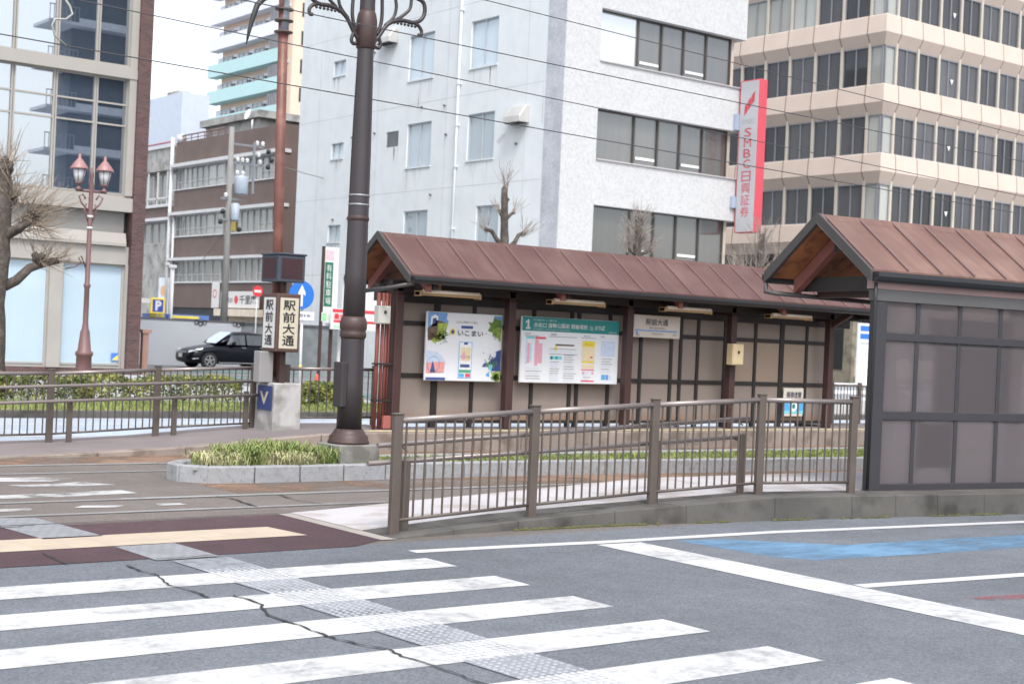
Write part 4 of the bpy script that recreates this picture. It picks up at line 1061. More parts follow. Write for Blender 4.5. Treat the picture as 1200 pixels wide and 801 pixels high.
RR(m, .615, .745, .70, .76, CREM, .001); RR(m, .61, .75, .775, .79, REDA, .001); m.disc(o + ax * .635 * W_ + ZA * .17 * H_ - YA * .002, ax, ZA, .03, 14, ROSE); m.disc(o + ax * .73 * W_ + ZA * .17 * H_ - YA * .002, ax, ZA, .03, 14, ROSE); RR(m, .612, .748, .945, .965, REDA, .001)
RR(m, .81, .96, .32, .56, PALE, .0005); RR(m, .825, .865, .85, .93, BLU, .001); RR(m, .87, .90, .85, .93, SKY_, .001); RR(m, .905, .93, .86, .93, PALE, .001)
for x0, x1, y0, y1, n in ((.28, .57, .47, .55, 3), (.29, .40, .67, .95, 9), (.43, .56, .56, .95, 12), (.05, .22, .78, .93, 5), (.63, .73, .82, .93, 4), (.82, .95, .60, .80, 6), (.27, .57, .285, .30, 1), (.03, .24, .285, .29, 1), (.6, .76, .285, .29, 1), (.79, .95, .285, .29, 1)):
    for k in range(n):
        y = y0 + (y1 - y0) * k / max(n - 1, 1)
        RR(m, x0, x1 - random.uniform(0, .35) * (x1 - x0), y, y + .008, GRY if random.random() < .6 else PALE, .0015)
m.build('printed_picture', ART, t)
m = MB(); PP(m, [(.034, .082), (.060, .045), (.070, .045), (.070, .165), (.084, .165), (.084, .188), (.038, .188), (.038, .165), (.053, .165), (.053, .085), (.034, .105)], 0, .003); TT(m, '赤岩口 運動公園前 競輪場前', .115, .66, .085, .16, 0, .008); TT(m, '方面', .68, .715, .10, .165); TT(m, 'のりば', .735, .84, .085, .16, 0, .02); TT(m, 'Akaiwaguchi / Undokoenmae / Keirinjomae', .11, .48, .175, .198); TT(m, '行先のご案内', .11, .34, .035, .06); TT(m, '豊橋市内線', .885, .97, .175, .2); m.build('heading_lettering', SW, t)
m = MB(); TT(m, '時刻表', .03, .09, .245, .27); TT(m, '路線図', .29, .345, .24, .27); TT(m, '運賃のご案内', .625, .69, .245, .27); TT(m, '周辺図', .80, .84, .245, .27); TT(m, 'きっぷ', .64, .72, .37, .40); m.build('lettering', INK, t)

t, o, ax, W_, H_ = sign_board('station_name_board', 'cream station name board with a blue line, fixed under the far eave', 'sign board', 'Y', 20.03, 18.30, 19.50, 1.99, 2.41, M('board_cream', (.62, .55, .50, 1), .5, .04), .05)
m = MB(); RR(m, .03, .93, .66, .72, SKY_); RR(m, .05, .10, .75, .85, SKY_, .001); m.build('blue_line', ART, t)
m = MB(); TT(m, '駅前大通', .25, .73, .16, .46, 0, .02); TT(m, 'Ekimae-odori', .33, .66, .52, .60); TT(m, 'Toyohashi', .38, .62, .78, .87); TT(m, '駅前', .06, .13, .86, .94); TT(m, '新川', .84, .92, .78, .9); m.build('lettering', INK, t)

t, o, ax, W_, H_ = sign_board('boarding_sign', 'small white and teal boarding place sign low on the far shelter wall', 'sign', 'Y', 20.22, 22.7, 23.30, .52, 1.10, M('board_plain', (.64, .60, .55, 1), .5, .04), .03)
m = MB(); RR(m, 0, 1, .42, .9, CYA if False else BLU); RR(m, .0, 1, .80, .9, CYA, .001)
m.disc(o + ax * .5 * W_ + ZA * .36 * H_ - YA * .003, ax, ZA, .11, 18, WHT); m.disc(o + ax * .5 * W_ + ZA * .36 * H_ - YA * .005, ax, ZA, .05, 14, TEALA)
m.build('printed_picture', ART, t)
m = MB(); TT(m, '乗車位置', .12, .88, .12, .34, 0, .03); m.build('lettering', INK, t)

# --- near shelter (turned a little)
A2 = math.radians(-8.5)
T2 = Matrix.Translation(Vector((13.9, 11.03, 0))) @ Matrix.Rotation(A2, 4, 'Z')
s2 = thing('tram_shelter', 'near tram shelter seen from behind with smoky translucent panels', 'shelter', tuple(T2 @ Vector((2, .9, .25))))
shelter_roof(s2, T2, -.12, 9.0, 2.79, 3.45, .9, .55, ROOF2)
def B2(): m = MB(); m.T = T2; return m
m = B2()
m.box(0, .17, -.03, .09, .25, 2.49)
for k in range(1, 13): m.box(k * .7 - .03, k * .7 + .03, .0, .06, .30, 2.49)
for z0, z1 in ((.25, .33), (1.09, 1.19), (2.03, 2.12)): m.box(.17, 8.8, -.014, .05, z0, z1)
m.build('wall_frame', FRM2, s2, bevel=.005)
m = B2(); m.box(-.02, 8.8, -.04, .10, 2.49, 2.63); m.build('head_rail', M('steel_head_rail', (.085, .083, .085, 1), .45, .08), s2, bevel=.005)
m = B2(); m.box(-.05, 8.8, -.02, .10, 2.632, 2.76); m.build('eave_board', M('pinkish_eave_board', (.30, .20, .185, 1), .6, .1), s2)
m = B2()
for k in range(0, 12):
    a = .17 if k == 0 else k * .7 + .03
    for z0, z1 in ((.33, 1.09), (1.19, 2.03), (2.12, 2.49)): m.box(a, k * .7 + .67, .012, .022, z0, z1)
m.build_each('translucent_panel', SMOKE, s2)
for u in (.62, 2.8, 5.6, 8.4):
    m = B2(); m.box(u - .07, u + .07, .32, .46, .25, 2.55); m.box(u - .05, u + .05, .02, 1.7, 2.56, 2.72); m.build('post', POST, s2, bevel=.008)
m = B2(); m.tube([(-.14, 1.86, 2.72), (-.14, 1.86, 2.6), (-.1, 1.7, 2.58), (3, 1.7, 2.52)], .03, 8); m.build('downpipe', TRIM, s2)
m = B2(); m.tube([(-.06, -.06, 2.70), (-.05, -.05, 2.5), (-.05, -.05, .28)], .022, 8); m.build('cable_pipe', GUT, s2)
DKB = M('backlit_board', (.02, .02, .026, 1), .6)  # near black: backlit silhouette of the boards put into their colour
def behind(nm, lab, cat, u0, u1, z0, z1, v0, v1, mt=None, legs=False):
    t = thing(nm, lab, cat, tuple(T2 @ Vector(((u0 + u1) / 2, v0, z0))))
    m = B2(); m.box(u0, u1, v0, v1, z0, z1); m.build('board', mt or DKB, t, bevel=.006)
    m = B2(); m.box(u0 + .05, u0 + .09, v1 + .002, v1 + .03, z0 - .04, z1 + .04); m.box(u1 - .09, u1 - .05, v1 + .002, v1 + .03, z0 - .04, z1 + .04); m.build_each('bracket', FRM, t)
behind('notice_board', 'wide board in dark backlit silhouette behind the upper smoky panels', 'notice board', .90, 2.32, 2.0, 2.32, .03, .06)
behind('route_board', 'large board in dark backlit silhouette behind the middle smoky panels', 'notice board', 1.02, 2.32, 1.2, 1.97, .035, .07)
behind('low_poster', 'poster sheet in dark backlit silhouette stuck behind a lower smoky panel', 'poster', .78, 1.34, .52, 1.04, .026, .04, M('backlit_sheet', (.02, .02, .03, 1), .6))  # backlit darkness put into the sheet colour too
# ------------------------------------------------------------------ fences and handrails
FEN = M('brown_fence_paint', (0.089, 0.071, 0.061, 1), .42, .14, 4, fvar=.08, spec=.5)
RAILM = M('sky_sheen_rail', (.225, .195, .185, 1), .30, .12, 4, metal=.35)  # lighter than the fence paint: sky sheen put into the rail colour
def fence(label, pts, h, nb, group, cat='fence', rails_top=True, cap=True, name='railing', post_w=.047, r=.0105):
    """pts: (x, y, z) of the posts; nb: bars in each bay"""
    t = thing(name, label, cat, pts[0], group)
    for i, p in enumerate(pts):
        m = MB(); ang = math.atan2(pts[min(i + 1, len(pts) - 1)][1] - pts[max(i - 1, 0)][1], pts[min(i + 1, len(pts) - 1)][0] - pts[max(i - 1, 0)][0])
        m.T = Matrix.Translation(Vector(p)) @ Matrix.Rotation(ang, 4, 'Z')
        m.box(-post_w, post_w, -.03, .03, -.03, h)
        m.box(-post_w - .006, post_w + .006, -.036, .036, h, h + .018)
        m.build('post', FEN, t, bevel=.006)
    for i in range(len(pts) - 1):
        a, b = Vector(pts[i]), Vector(pts[i + 1]); d = (b - a).normalized()
        a2, b2 = a + d * post_w, b - d * post_w
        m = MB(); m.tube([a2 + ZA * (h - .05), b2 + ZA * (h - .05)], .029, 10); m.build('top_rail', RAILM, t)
        m = MB(); m.tube([a2 + ZA * .13, b2 + ZA * .13], .016, 8); m.build('bottom_rail', FEN, t)
        for k in range(nb[i] if isinstance(nb, list) else nb):
            n = (nb[i] if isinstance(nb, list) else nb)
            q = a2 + (b2 - a2) * (k + .5) / n
            m = MB(); m.tube([q + ZA * .13, q + ZA * (h - .06)], r, 6, cap=False); m.build('baluster', FEN, t)
    return t
def handrail(label, posts, line, heights, hpost, group):
    t = thing('handrail', label, 'handrail', posts[0], group)
    for p in posts:
        m = MB(); m.T = Matrix.Translation(Vector(p)); m.box(-.038, .038, -.028, .028, -.03, hpost); m.build('post', FEN, t, bevel=.006)
    for i, hh in enumerate(heights):
        pts = [Vector(p) + ZA * hh for p in line[i]]
        e0 = pts[0] + (pts[0] - pts[1]).normalized() * 0
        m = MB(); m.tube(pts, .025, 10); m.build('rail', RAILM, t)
        m = MB()
        for p in posts:
            z = None
            for a, b in zip(pts, pts[1:]):
                if min(a.x, b.x) <= p[0] <= max(a.x, b.x): z = a.z + (b.z - a.z) * (p[0] - a.x) / (b.x - a.x); y = a.y + (b.y - a.y) * (p[0] - a.x) / (b.x - a.x)
            if z is not None: m.tube([(p[0], p[1], z - .06), (p[0], y, z - .02)], .009, 6)
        if m.v: m.build_each('bracket', FEN, t)
    return t
fence('brown metal railing up the ramp of the near platform with open square corner post', [(7.40, 11.23, .01), (9.05, 11.28, .095), (10.66, 11.27, .175), (12.13, 11.12, .25), (13.44, 10.9, .25)], 1.1, [14, 14, 13, 12], 'railings along the platforms')
handrail('double sloping handrail inside the near ramp railing', [(7.60, 11.36, .02), (9.14, 11.40, .10), (10.8, 11.38, .18), (12.03, 11.30, .25)],
         [[(7.34, 11.46, 0), (12.24, 11.40, .27)], [(7.24, 11.46, 0), (12.06, 11.40, .22)]], [.81, .645], .66, 'double handrails on the ramps')
fence('brown railing along the far ramp beside the far road', [(4.5, 20.95, .0), (6.12, 20.95, .01), (7.75, 20.95, .04), (9.4, 20.95, .13), (11.03, 20.95, .2)], 1.06, [14, 14, 14, 14], 'railings along the platforms')
handrail('double sloping handrail in front of the far ramp railing', [(6.4, 20.83, .02), (8.0, 20.83, .05), (9.64, 20.83, .16), (10.85, 20.83, .22)],
         [[(4.5, 20.72, -.03), (6.98, 20.72, 0), (11.2, 20.72, .17)], [(4.5, 20.72, -.03), (6.98, 20.72, 0), (11.25, 20.72, .17)]], [.85, .63], .62, 'double handrails on the ramps')
fence('short brown railing between the concrete pedestal and the big brown pole', [(11.62, 20.95, .28), (13.3, 20.95, .3)], .98, [10], 'railings along the platforms')
fence('dark railing past the right end of the far shelter', [(24.6, 21.2, .28), (25.35, 21.2, .28), (26.3, 21.2, .28), (27.6, 21.2, .28), (29.2, 21.2, .28)], .92, [6, 8, 10, 10], 'railings along the platforms')

# ------------------------------------------------------------------ big cast iron pole on the island
POLE = M('brown_cast_iron', (0.033, 0.027, 0.03, 1), .45, .14, 1.5, fvar=.08, bump=.1)
POLER = M('red_brown_cast_iron', (0.049, 0.028, 0.025, 1), .5, .2, 3)
bp = thing('cast_iron_pole', 'tall fluted brown cast iron pole with scroll brackets on a concrete block', 'pole', (9.93, 16.24, .15))
PX, PY = 9.95, 16.24
m = MB(); m.box(PX - .30, PX + .30, PY - .29, PY + .29, .12, .41); m.build('base_block', CONC, bp, bevel=.015)
m = MB(); m.lathe([(.27, .41), (.27, .44), (.255, .46), (.255, .50), (.225, .53), (.20, .56), (.185, .60)], PX, PY, 28); m.build('base_flange', POLER, bp)
m = MB(); m.lathe([(.165, .58), (.158, 1.2), (.152, 1.75), (.152, 1.80)], PX, PY, 28); m.lathe([(.145, 1.9), (.14, 2.6), (.128, 4.2), (.104, 5.6), (.098, 6.3), (.09, 7.4)], PX, PY, 28)
m.build('shaft', POLE, bp)
m = MB(); m.lathe([(.152, 1.76), (.172, 1.79), (.172, 1.84), (.16, 1.86), (.175, 1.89), (.178, 1.97), (.165, 2.01), (.146, 2.05)], PX, PY, 28); m.lathe([(.12, 3.28), (.142, 3.29), (.142, 3.33), (.13, 3.36), (.127, 3.42)], PX, PY, 28)
m.lathe([(.106, 5.5), (.125, 5.52), (.125, 5.58), (.135, 5.6), (.135, 5.86), (.12, 5.95), (.1, 6.0)], PX, PY, 28); m.build_each('collar', POLER, bp)
m = MB(); m.lathe([(.137, 3.48), (.14, 3.485), (.14, 3.50), (.137, 3.505)], PX, PY, 28); m.lathe([(.136, 3.60), (.139, 3.605), (.139, 3.62), (.136, 3.625)], PX, PY, 28); m.build_each('steel_band', M('steel_band', (.26, .26, .26, 1), .4, .1, metal=.5), bp)
m = MB(); m.box(PX - .205, PX - .12, PY - .11, PY + .11, .88, 1.46); m.build('access_panel', POLE, bp, bevel=.012)
def curl(pts, r): # smooth path in the x-z plane of the pole
    P = [Vector((PX + a, PY, b)) for a, b in pts]
    out = []
    for i in range(len(P) - 1):
        p0, p1, p2, p3 = P[max(i - 1, 0)], P[i], P[i + 1], P[min(i + 2, len(P) - 1)]
        for k in range(6):
            t_ = k / 6
            out.append(.5 * ((2 * p1) + (-p0 + p2) * t_ + (2 * p0 - 5 * p1 + 4 * p2 - p3) * t_ ** 2 + (-p0 + 3 * p1 - 3 * p2 + p3) * t_ ** 3))
    out.append(P[-1]); return out, r
for sgn in (-1, 1):
    m = MB()
    for pts, r in (([(-.12, 5.62), (-.19, 5.70), (-.3, 5.86), (-.42, 5.94), (-.56, 5.97), (-.72, 5.97), (-.84, 6.03), (-.89, 6.14), (-.86, 6.26), (-.74, 6.3)], .028), ([(-.14, 5.56), (-.19, 5.55), (-.22, 5.60), (-.18, 5.72)], .024), ([(-.72, 5.97), (-.80, 5.94), (-.85, 5.88), (-.84, 5.82), (-.80, 5.82)], .024),
                   ([(-.16, 5.72), (-.22, 5.9), (-.22, 6.15), (-.2, 6.5), (-.3, 6.75), (-.42, 6.72), (-.42, 6.6)], .024), ([(-.28, 5.86), (-.4, 5.98), (-.44, 6.12), (-.42, 6.3), (-.5, 6.42), (-.58, 6.36)], .022), ([(-.46, 5.97), (-.58, 6.06), (-.66, 6.16), (-.66, 6.34), (-.56, 6.44)], .022)):
        P, rr = curl([(a * -sgn if sgn > 0 else a, b) for a, b in pts], r)
        m.tube(P, rr, 8)
    for k in range(7):
        x = -.42 - k * .055
        m.lathe([(.004, 5.90), (.02, 5.915), (.02, 5.93), (.004, 5.945)], PX + x * (-sgn if sgn > 0 else 1), PY, 8)
    m.build('scroll_bracket', POLE, bp)

# ------------------------------------------------------------------ copper coloured pole with station sign and pedestal
cpole = thing('overhead_line_pole', 'slim rust red overhead line pole behind the square station sign', 'pole', (11.13, 20.66, .98))
m = MB(); m.tube([(11.25, 20.66, .99), (11.18, 20.66, 4), (11.10, 20.66, 7.6)], [.082, .08, .075], 18); m.build('shaft', M('rust_red_paint', (.135, .052, .04, 1), .5, .22, 2, col2=(.18, .08, .06, 1)), cpole)
m = MB()
for z in (6.52, 6.70, 6.88): m.lathe([(.08, z - .012), (.15, z), (.15, z + .02), (.08, z + .03)], 11.13, 20.66, 18)
m.build_each('ring', M('dark_ring', (.09, .07, .06, 1), .6), cpole)
m = MB(); m.lathe([(.083, 6.55), (.083, 7.2)], 11.13, 20.66, 18); m.build('insulator_sleeve', M('pale_sleeve', (.24, .27, .33, 1), .5), cpole)
m = MB(); m.tube([(11.13, 20.5, 7.12), (10.83, 20.5, 7.03), (10.68, 20.5, 6.96), (10.57, 20.5, 6.84), (10.51, 20.5, 6.66), (10.45, 20.5, 6.42), (10.41, 20.5, 6.20)], [.04, .042, .045, .045, .04, .03, .006], 10); m.build('bracket_arm', BLK, cpole)
m = MB(); m.lathe([(.16, .99), (.15, 1.01), (.085, 1.12)], 11.25, 20.66, 14); m.build('foot', POLER, cpole)
ped = thing('pedestal', 'stained concrete pedestal under the station sign', 'pedestal', (11.15, 20.6, .25))
m = MB(); m.extr([(11.02, 20.25, .2), (11.52, 20.25, .2), (11.51, 20.25, 1.0), (11.03, 20.25, 1.0)], (0, .62, 0)); m.build('block', M('stained_concrete', (.40, .39, .385, 1), .85, .25, 2.6, bump=.3, col2=(.24, .235, .225, 1), mix2=(.42, .6)), ped, bevel=.02)
NV = M('navy_plate', (.03, .045, .15, 1), .5, .1)
t = thing('v_plate', 'navy plate with a pale V on the concrete pedestal', 'sign', (10.9, 20.29, .56))
m = MB(); m.box(10.998, 11.016, 20.30, 20.74, .57, .95); m.build('plate', NV, t)
m = MB(); put_text(m, 'V', (10.994, 20.74, .57), -YA, ZA, .08, .36, .09, .29, 0, .03); m.build('lettering', M('pale_letter', (.42, .38, .30, 1), .6), t)
# station sign: square lantern box turned so that two faces show
t = thing('station_sign', 'brown square box sign with two cream faces of black vertical lettering', 'sign', (11.05, 20.42, 1.5))
BXF = M('brown_sign_frame', (.085, .048, .042, 1), .5, .1); FACE = M('cream_sign_face', (0.504, 0.468, 0.374, 1), .4, .05); FACEW = M('white_sign_face', (0.547, 0.547, 0.533, 1), .4, .04)
c0 = Vector((10.99, 20.2, 0))
m = MB(); m.box(10.99, 11.40, 20.2, 20.68, 1.49, 2.40); m.build('case', BXF, t, bevel=.015)
m = MB(); rect(m, (11.035, 20.195, 1.545), XA, ZA, 0, .325, 0, .79); m.build('face', FACE, t)
m = MB(); rect(m, (10.985, 20.635, 1.545), -YA, ZA, 0, .385, 0, .79); m.build('face', FACEW, t)
m = MB(); put_column(m, '駅前大通', (11.035, 20.192, 1.545), XA, ZA, .055, .27, .03, .76, 0, .02, .10); put_column(m, '駅前大通', (10.982, 20.635, 1.545), -YA, ZA, .07, .315, .03, .76, 0, .02, .10); m.build('lettering', BLK, t)
m = MB(); m.box(11.17, 11.27, 20.38, 20.48, 1.0, 1.49); m.box(11.17, 11.23, 20.38, 20.46, 2.40, 2.58); m.build_each('stem', POLER, t)
m = MB(); m.box(10.86, 11.10, 20.45, 20.66, 1.0, 1.49); m.build('control_box', M('grey_control_box', (.25, .25, .25, 1), .6), t, bevel=.01)
t = thing('display_box', 'dark box display with blank maroon screens above the station sign', 'display', (11.05, 20.42, 2.56))
m = MB(); m.box(10.97, 11.44, 20.18, 20.74, 2.58, 3.0); m.box(10.95, 11.46, 20.16, 20.76, 3.0, 3.03); m.build('case', M('slate_case', (.045, .055, .075, 1), .5, .08), t, bevel=.01)
SCR = tiles('blank_led_screen', (.060, .022, .028, 1), (.022, .012, .016, 1), .035, .035, .006, .15, True, .35, 0.0, 0)
m = MB(); rect(m, (11.02, 20.175, 2.63), XA, ZA, 0, .37, 0, .32); m.build('screen', SCR, t)
m = MB(); rect(m, (10.965, 20.68, 2.63), -YA, ZA, 0, .42, 0, .32); m.build('screen', SCR, t)

# ------------------------------------------------------------------ signs on the verge
BLS = M('sign_blue', (0.025, 0.154, 0.518, 1), .4, .03)
t = thing('arrow_sign', 'round blue sign with white upward arrow on a white and yellow post', 'road sign', (15.44, 27.25, .12))
m = MB(); m.tube([(15.46, 27.28, .1), (15.42, 27.28, 3.1)], .03, 10); m.build('post', SW, t)
m = MB(); m.tube([(15.462, 27.28, .12), (15.457, 27.28, .45)], .032, 10); m.tube([(15.447, 27.28, 1.02), (15.445, 27.28, 1.1)], .032, 10); m.build_each('yellow_band', M('post_yellow', (.70, .45, .04, 1), .5), t)
m = MB(); m.disc((15.36, 27.2, 2.58), XA, ZA, .30, 32); m.disc((15.36, 27.215, 2.58), XA, ZA, .30, 32); m.build('disc', BLS, t)
m = MB(); poly(m, (15.36, 27.195, 2.58), XA, ZA, [(-.03, -.24), (.03, -.24), (.03, .03), (.085, -.02), (.085, .06), (0, .22), (-.085, .06), (-.085, -.02), (-.03, .03)]); m.build('arrow', SW, t)
m = MB(); rect(m, (15.12, 27.2, 2.06), XA, ZA, 0, .56, 0, .17); p_ = m.build('plate', M('sign_white_plate', (.72, .75, .80, 1), .5), t); m = MB(); put_text(m, '軽車両を除く', (15.12, 27.197, 2.06), XA, ZA, .03, .53, .04, .13, 0, .02); m.build('lettering', INK, p_)
GRN = M('sign_green', (0.014, 0.133, 0.081, 1), .45, .04)
t = thing('parking_sign', 'tall white pay parking sign with green upright lettering panel', 'sign', (20.0, 34, .1))
m = MB(); m.box(19.86, 20.30, 34.0, 34.1, 2.05, 4.08); m.build('board', SW, t, bevel=.01)
m = MB(); m.box(19.80, 19.86, 34.0, 34.08, .1, 4.1); m.box(20.12, 20.20, 34.02, 34.08, .1, 2.05); m.build('post', POST, t)
m = MB(); rect(m, (19.87, 33.994, 2.50), XA, ZA, 0, .25, 0, 1.18); m.build('green_panel', GRN, t)
m = MB(); put_column(m, '有料駐車場', (19.87, 33.99, 2.50), XA, ZA, .045, .205, .04, 1.14, 0, .0, .12); m.build('panel_lettering', SW, t)
m = MB(); rect(m, (19.88, 33.994, 3.74), XA, ZA, 0, .25, 0, .26); m.build('faded_panel', M('faded_pink', (.66, .42, .48, 1), .6, .2, 14), t)
m = MB(); rect(m, (19.82, 33.99, 2.10), XA, ZA, 0, .17, 0, .24); p_ = m.build('availability_panel', SW, t); m = MB(); rect(m, (19.85, 33.986, 2.12), XA, ZA, 0, .11, 0, .19); m.build('green_light', M('bright_green', (.10, .68, .16, 1), .5), p_)
m = MB(); put_text(m, '空', (19.85, 33.98, 2.12), XA, ZA, .02, .09, .03, .16); m.build('availability_lettering', SW, p_)
t = thing('price_sign', 'white parking price sign in red lettering half hidden by the big pole', 'sign', (20.5, 33.9, .1))
m = MB(); m.box(20.02, 21.6, 33.8, 33.88, 1.9, 2.46); m.box(20.36, 21.6, 33.8, 33.88, 2.47, 3.0); m.box(20.36, 21.6, 33.79, 33.90, 3.0, 3.04); m.build('board', SW, t)
m = MB(); rect(m, (20.04, 33.79, 2.36), XA, ZA, 0, 1.5, 0, .08); put_text(m, '4', (20.36, 33.79, 2.5), XA, ZA, .03, .20, .02, .46, 0, .04); put_text(m, '最大料金', (20.04, 33.79, 2.16), XA, ZA, .05, .7, .01, .17, 0, .04); rect(m, (20.08, 33.79, 2.09), XA, ZA, 0, 1.4, 0, .06); m.build('red_lettering', SRED, t)
m = MB(); put_text(m, '時間', (20.36, 33.79, 2.5), XA, ZA, .25, .55, .24, .44); put_text(m, '以内', (20.36, 33.79, 2.5), XA, ZA, .25, .55, .02, .2); m.build('grey_lettering', INK, t)
m = MB(); put_text(m, '●●●●●●', (20.04, 33.79, 1.92), XA, ZA, .05, .65, .02, .1); m.build('green_lettering', M('pale_green', (.35, .62, .42, 1), .5), t)
m = MB(); m.box(20.5, 20.58, 33.84, 33.9, .1, 1.9); m.build('post', POST, t)
t = thing('banner_sign', 'narrow white upright banner with red lettering beside the big pole', 'banner', (20.7, 34.2, .1))
m = MB(); m.box(20.50, 20.95, 34.2, 34.24, .15, 1.88); m.build('board', SW, t); m = MB(); put_column(m, '月極駐車場', (20.50, 34.19, .15), XA, ZA, .12, .32, .45, 1.65, 0, .02); m.build('lettering', SRED, t)
# traffic cone
t = thing('traffic_cone', 'small red traffic cone by the parking signs', 'cone', (19.3, 33.2, .1))
m = MB(); m.lathe([(.13, .1), (.10, .3), (.05, .62), (.03, .72)], 19.3, 33.2, 14); m.build('cone', M('cone_red', (.62, .07, .04, 1), .5), t); m = MB(); m.box(19.12, 19.48, 33.02, 33.38, .11, .15); m.build('base', BLK, t)
# side street signs
t = thing('p_sign', 'square yellow parking sign with a white P and white arm above the grey wall', 'sign', (27.35, 61.4, 2.1))
m = MB(); m.box(27.02, 27.70, 61.3, 61.42, 2.27, 2.98); m.build('board', M('sign_yellow', (.80, .62, .06, 1), .45), t, bevel=.02)
m = MB(); m.box(27.11, 27.61, 61.288, 61.298, 2.36, 2.90); p_ = m.build('blue_panel', M('p_blue', (.03, .06, .38, 1), .45), t); m = MB(); put_text(m, 'P', (27.11, 61.282, 2.36), XA, ZA, .12, .42, .06, .5, 0, .05); m.build('lettering', SW, p_)
m = MB(); m.extr([(25.9, 61.3, 2.70), (27.0, 61.3, 2.74), (27.0, 61.3, 2.92), (25.9, 61.3, 2.98)], (0, .08, 0)); m.build('white_arm', SW, t); m = MB(); m.tube([(27.36, 61.36, 2.0), (27.36, 61.36, 2.3)], .05, 8); m.build('post', GREYF, t)
t = thing('roadside_machine', 'low yellow and blue parking machine roof showing over the grey wall', 'machine', (28.6, 62, 0))
m = MB(); m.box(27.2, 28.0, 61.8, 62.6, 0, 2.28); m.box(28.1, 30.1, 61.8, 62.6, 1.6, 2.30); m.build('cover', M('machine_blue', (.10, .18, .45, 1), .5), t); m = MB(); m.box(27.22, 27.9, 61.78, 61.8, 2.12, 2.26); m.box(28.3, 29.6, 61.78, 61.8, 2.12, 2.24); m.build('yellow_panel', M('machine_yellow', (.75, .62, .10, 1), .5), t); m = MB(); m.box(28.2, 28.3, 62, 62.1, 0, 1.6); m.build('leg', GREYF, t)
t = thing('camera_pole', 'thin white pole carrying a security camera behind the grey wall', 'pole', (28.15, 61.6, 0))
m = MB(); m.tube([(28.15, 61.6, 0), (28.15, 61.6, 4.35)], .06, 8); m.build('post', LEDG, t); m = MB(); m.box(27.9, 28.3, 61.5, 61.7, 4.35, 4.5); m.box(27.75, 27.95, 61.5, 61.66, 4.45, 4.6); m.build('camera', LEDG, t, bevel=.02)
t = thing('no_entry_sign', 'small round red no entry sign beside the shop sign', 'road sign', (31.75, 60.3, 0))
m = MB(); m.tube([(31.75, 60.36, 0), (31.75, 60.36, 3.7)], .03, 8); m.build('post', LEDG, t); m = MB(); m.disc((31.75, 60.3, 3.52), XA, ZA, .26, 24); m.build('disc', SRED, t); m = MB(); rect(m, (31.57, 60.29, 3.46), XA, ZA, 0, .36, 0, .12); m.build('bar', SW, t)
# bank sign on the white building
SP = M('bank_sign_red', (0.496, 0.056, 0.081, 1), .4, .03); SWB = M('bank_sign_white', (0.418, 0.423, 0.452, 1), .4, .02)
t = thing('projecting_sign', 'tall red and white projecting sign with vertical red lettering on the white building', 'sign', (46.95, 44.9, 6.9))
m = MB(); m.box(46.72, 47.22, 43.76, 44.93, 6.92, 13.55); m.build('case', SP, t, bevel=.02)
m = MB(); m.box(46.70, 46.718, 43.80, 44.84, 6.95, 13.5); m.build('face', SWB, t)
m = MB(); m.box(46.85, 47.05, 44.93, 45.0, 8.0, 8.6); m.box(46.85, 47.05, 44.93, 45.0, 11.6, 12.2); m.box(46.45, 46.71, 44.86, 45.0, 8.0, 8.5); m.box(46.45, 46.71, 44.86, 45.0, 11.4, 12.1); m.build_each('bracket', M('steel_bracket', (.30, .36, .46, 1), .5), t)
m = MB(); o = Vector((46.694, 44.84, 6.95))
put_column(m, 'SMBC', o, -YA, ZA, .30, .72, 2.72, 4.55, 0, .0, .18); put_column(m, '日興証券', o, -YA, ZA, .25, .78, .62, 2.66, 0, .0, .1)
for k in range(3):
    a = .24 + k * .2; b = 5.05 + k * .22
    poly(m, o, -YA, ZA, [(a, b), (a + .185, b + .16), (a + .205, b + .60), (a + .02, b + .44)])
m.build('lettering', SP, t)
m = MB(); put_text(m, 'SMBC', o, -YA, ZA, .14, .88, 4.70, 4.92); m.build('small_lettering', M('sign_grey', (.34, .34, .37, 1), .5), t)
# bus stop sign and guard rail seen past the far shelter
t = thing('bus_stop_sign', 'white sign post with blue bands past the right end of the far shelter', 'sign', (44.7, 36, .1))
m = MB(); m.box(44.5, 45.3, 36.0, 36.1, .1, 3.05); m.build('board', M('pale_sign', (.68, .71, .80, 1), .5), t); m = MB(); rect(m, (44.5, 35.99, 2.75), XA, ZA, .05, .75, 0, .2); rect(m, (44.5, 35.99, 2.45), XA, ZA, .05, .75, 0, .2); m.build_each('blue_band', BLS, t); m = MB(); rect(m, (44.5, 35.99, 2.25), XA, ZA, .1, .7, 0, .08); m.build('grey_band', INKL, t)
t = thing('pipe_barrier', 'white tubular barrier by the beige entrance wall', 'barrier', (43.4, 37, .1))
m = MB(); m.tube([(41.5, 37, 2.15), (43.9, 37, 2.15), (44.15, 37, 2.0), (44.2, 37, .1)], .05, 8); m.tube([(41.8, 37, .1), (41.8, 37, 2.12)], .05, 8); m.tube([(43.5, 37, .1), (43.5, 37, 2.12)], .035, 8); m.build('tube', LEDG, t)
t = thing('guard_rail', 'white guard rail along the far kerb right of the far shelter', 'guard rail', (44, 28, 0))
m = MB(); m.extr([(31, 27.1, .62), (31, 27.04, .72), (31, 27.1, .82), (31, 27.04, .92), (31, 27.1, 1.02), (31, 27.14, 1.02), (31, 27.14, .62)], (14, 0, 0)); m.build('beam', LEDG, t); m = MB()
for k in range(7): m.tube([(31.3 + k * 2.2, 27.2, .1), (31.3 + k * 2.2, 27.2, 1.0)], .06, 8)
m.build('post', LEDG, t)
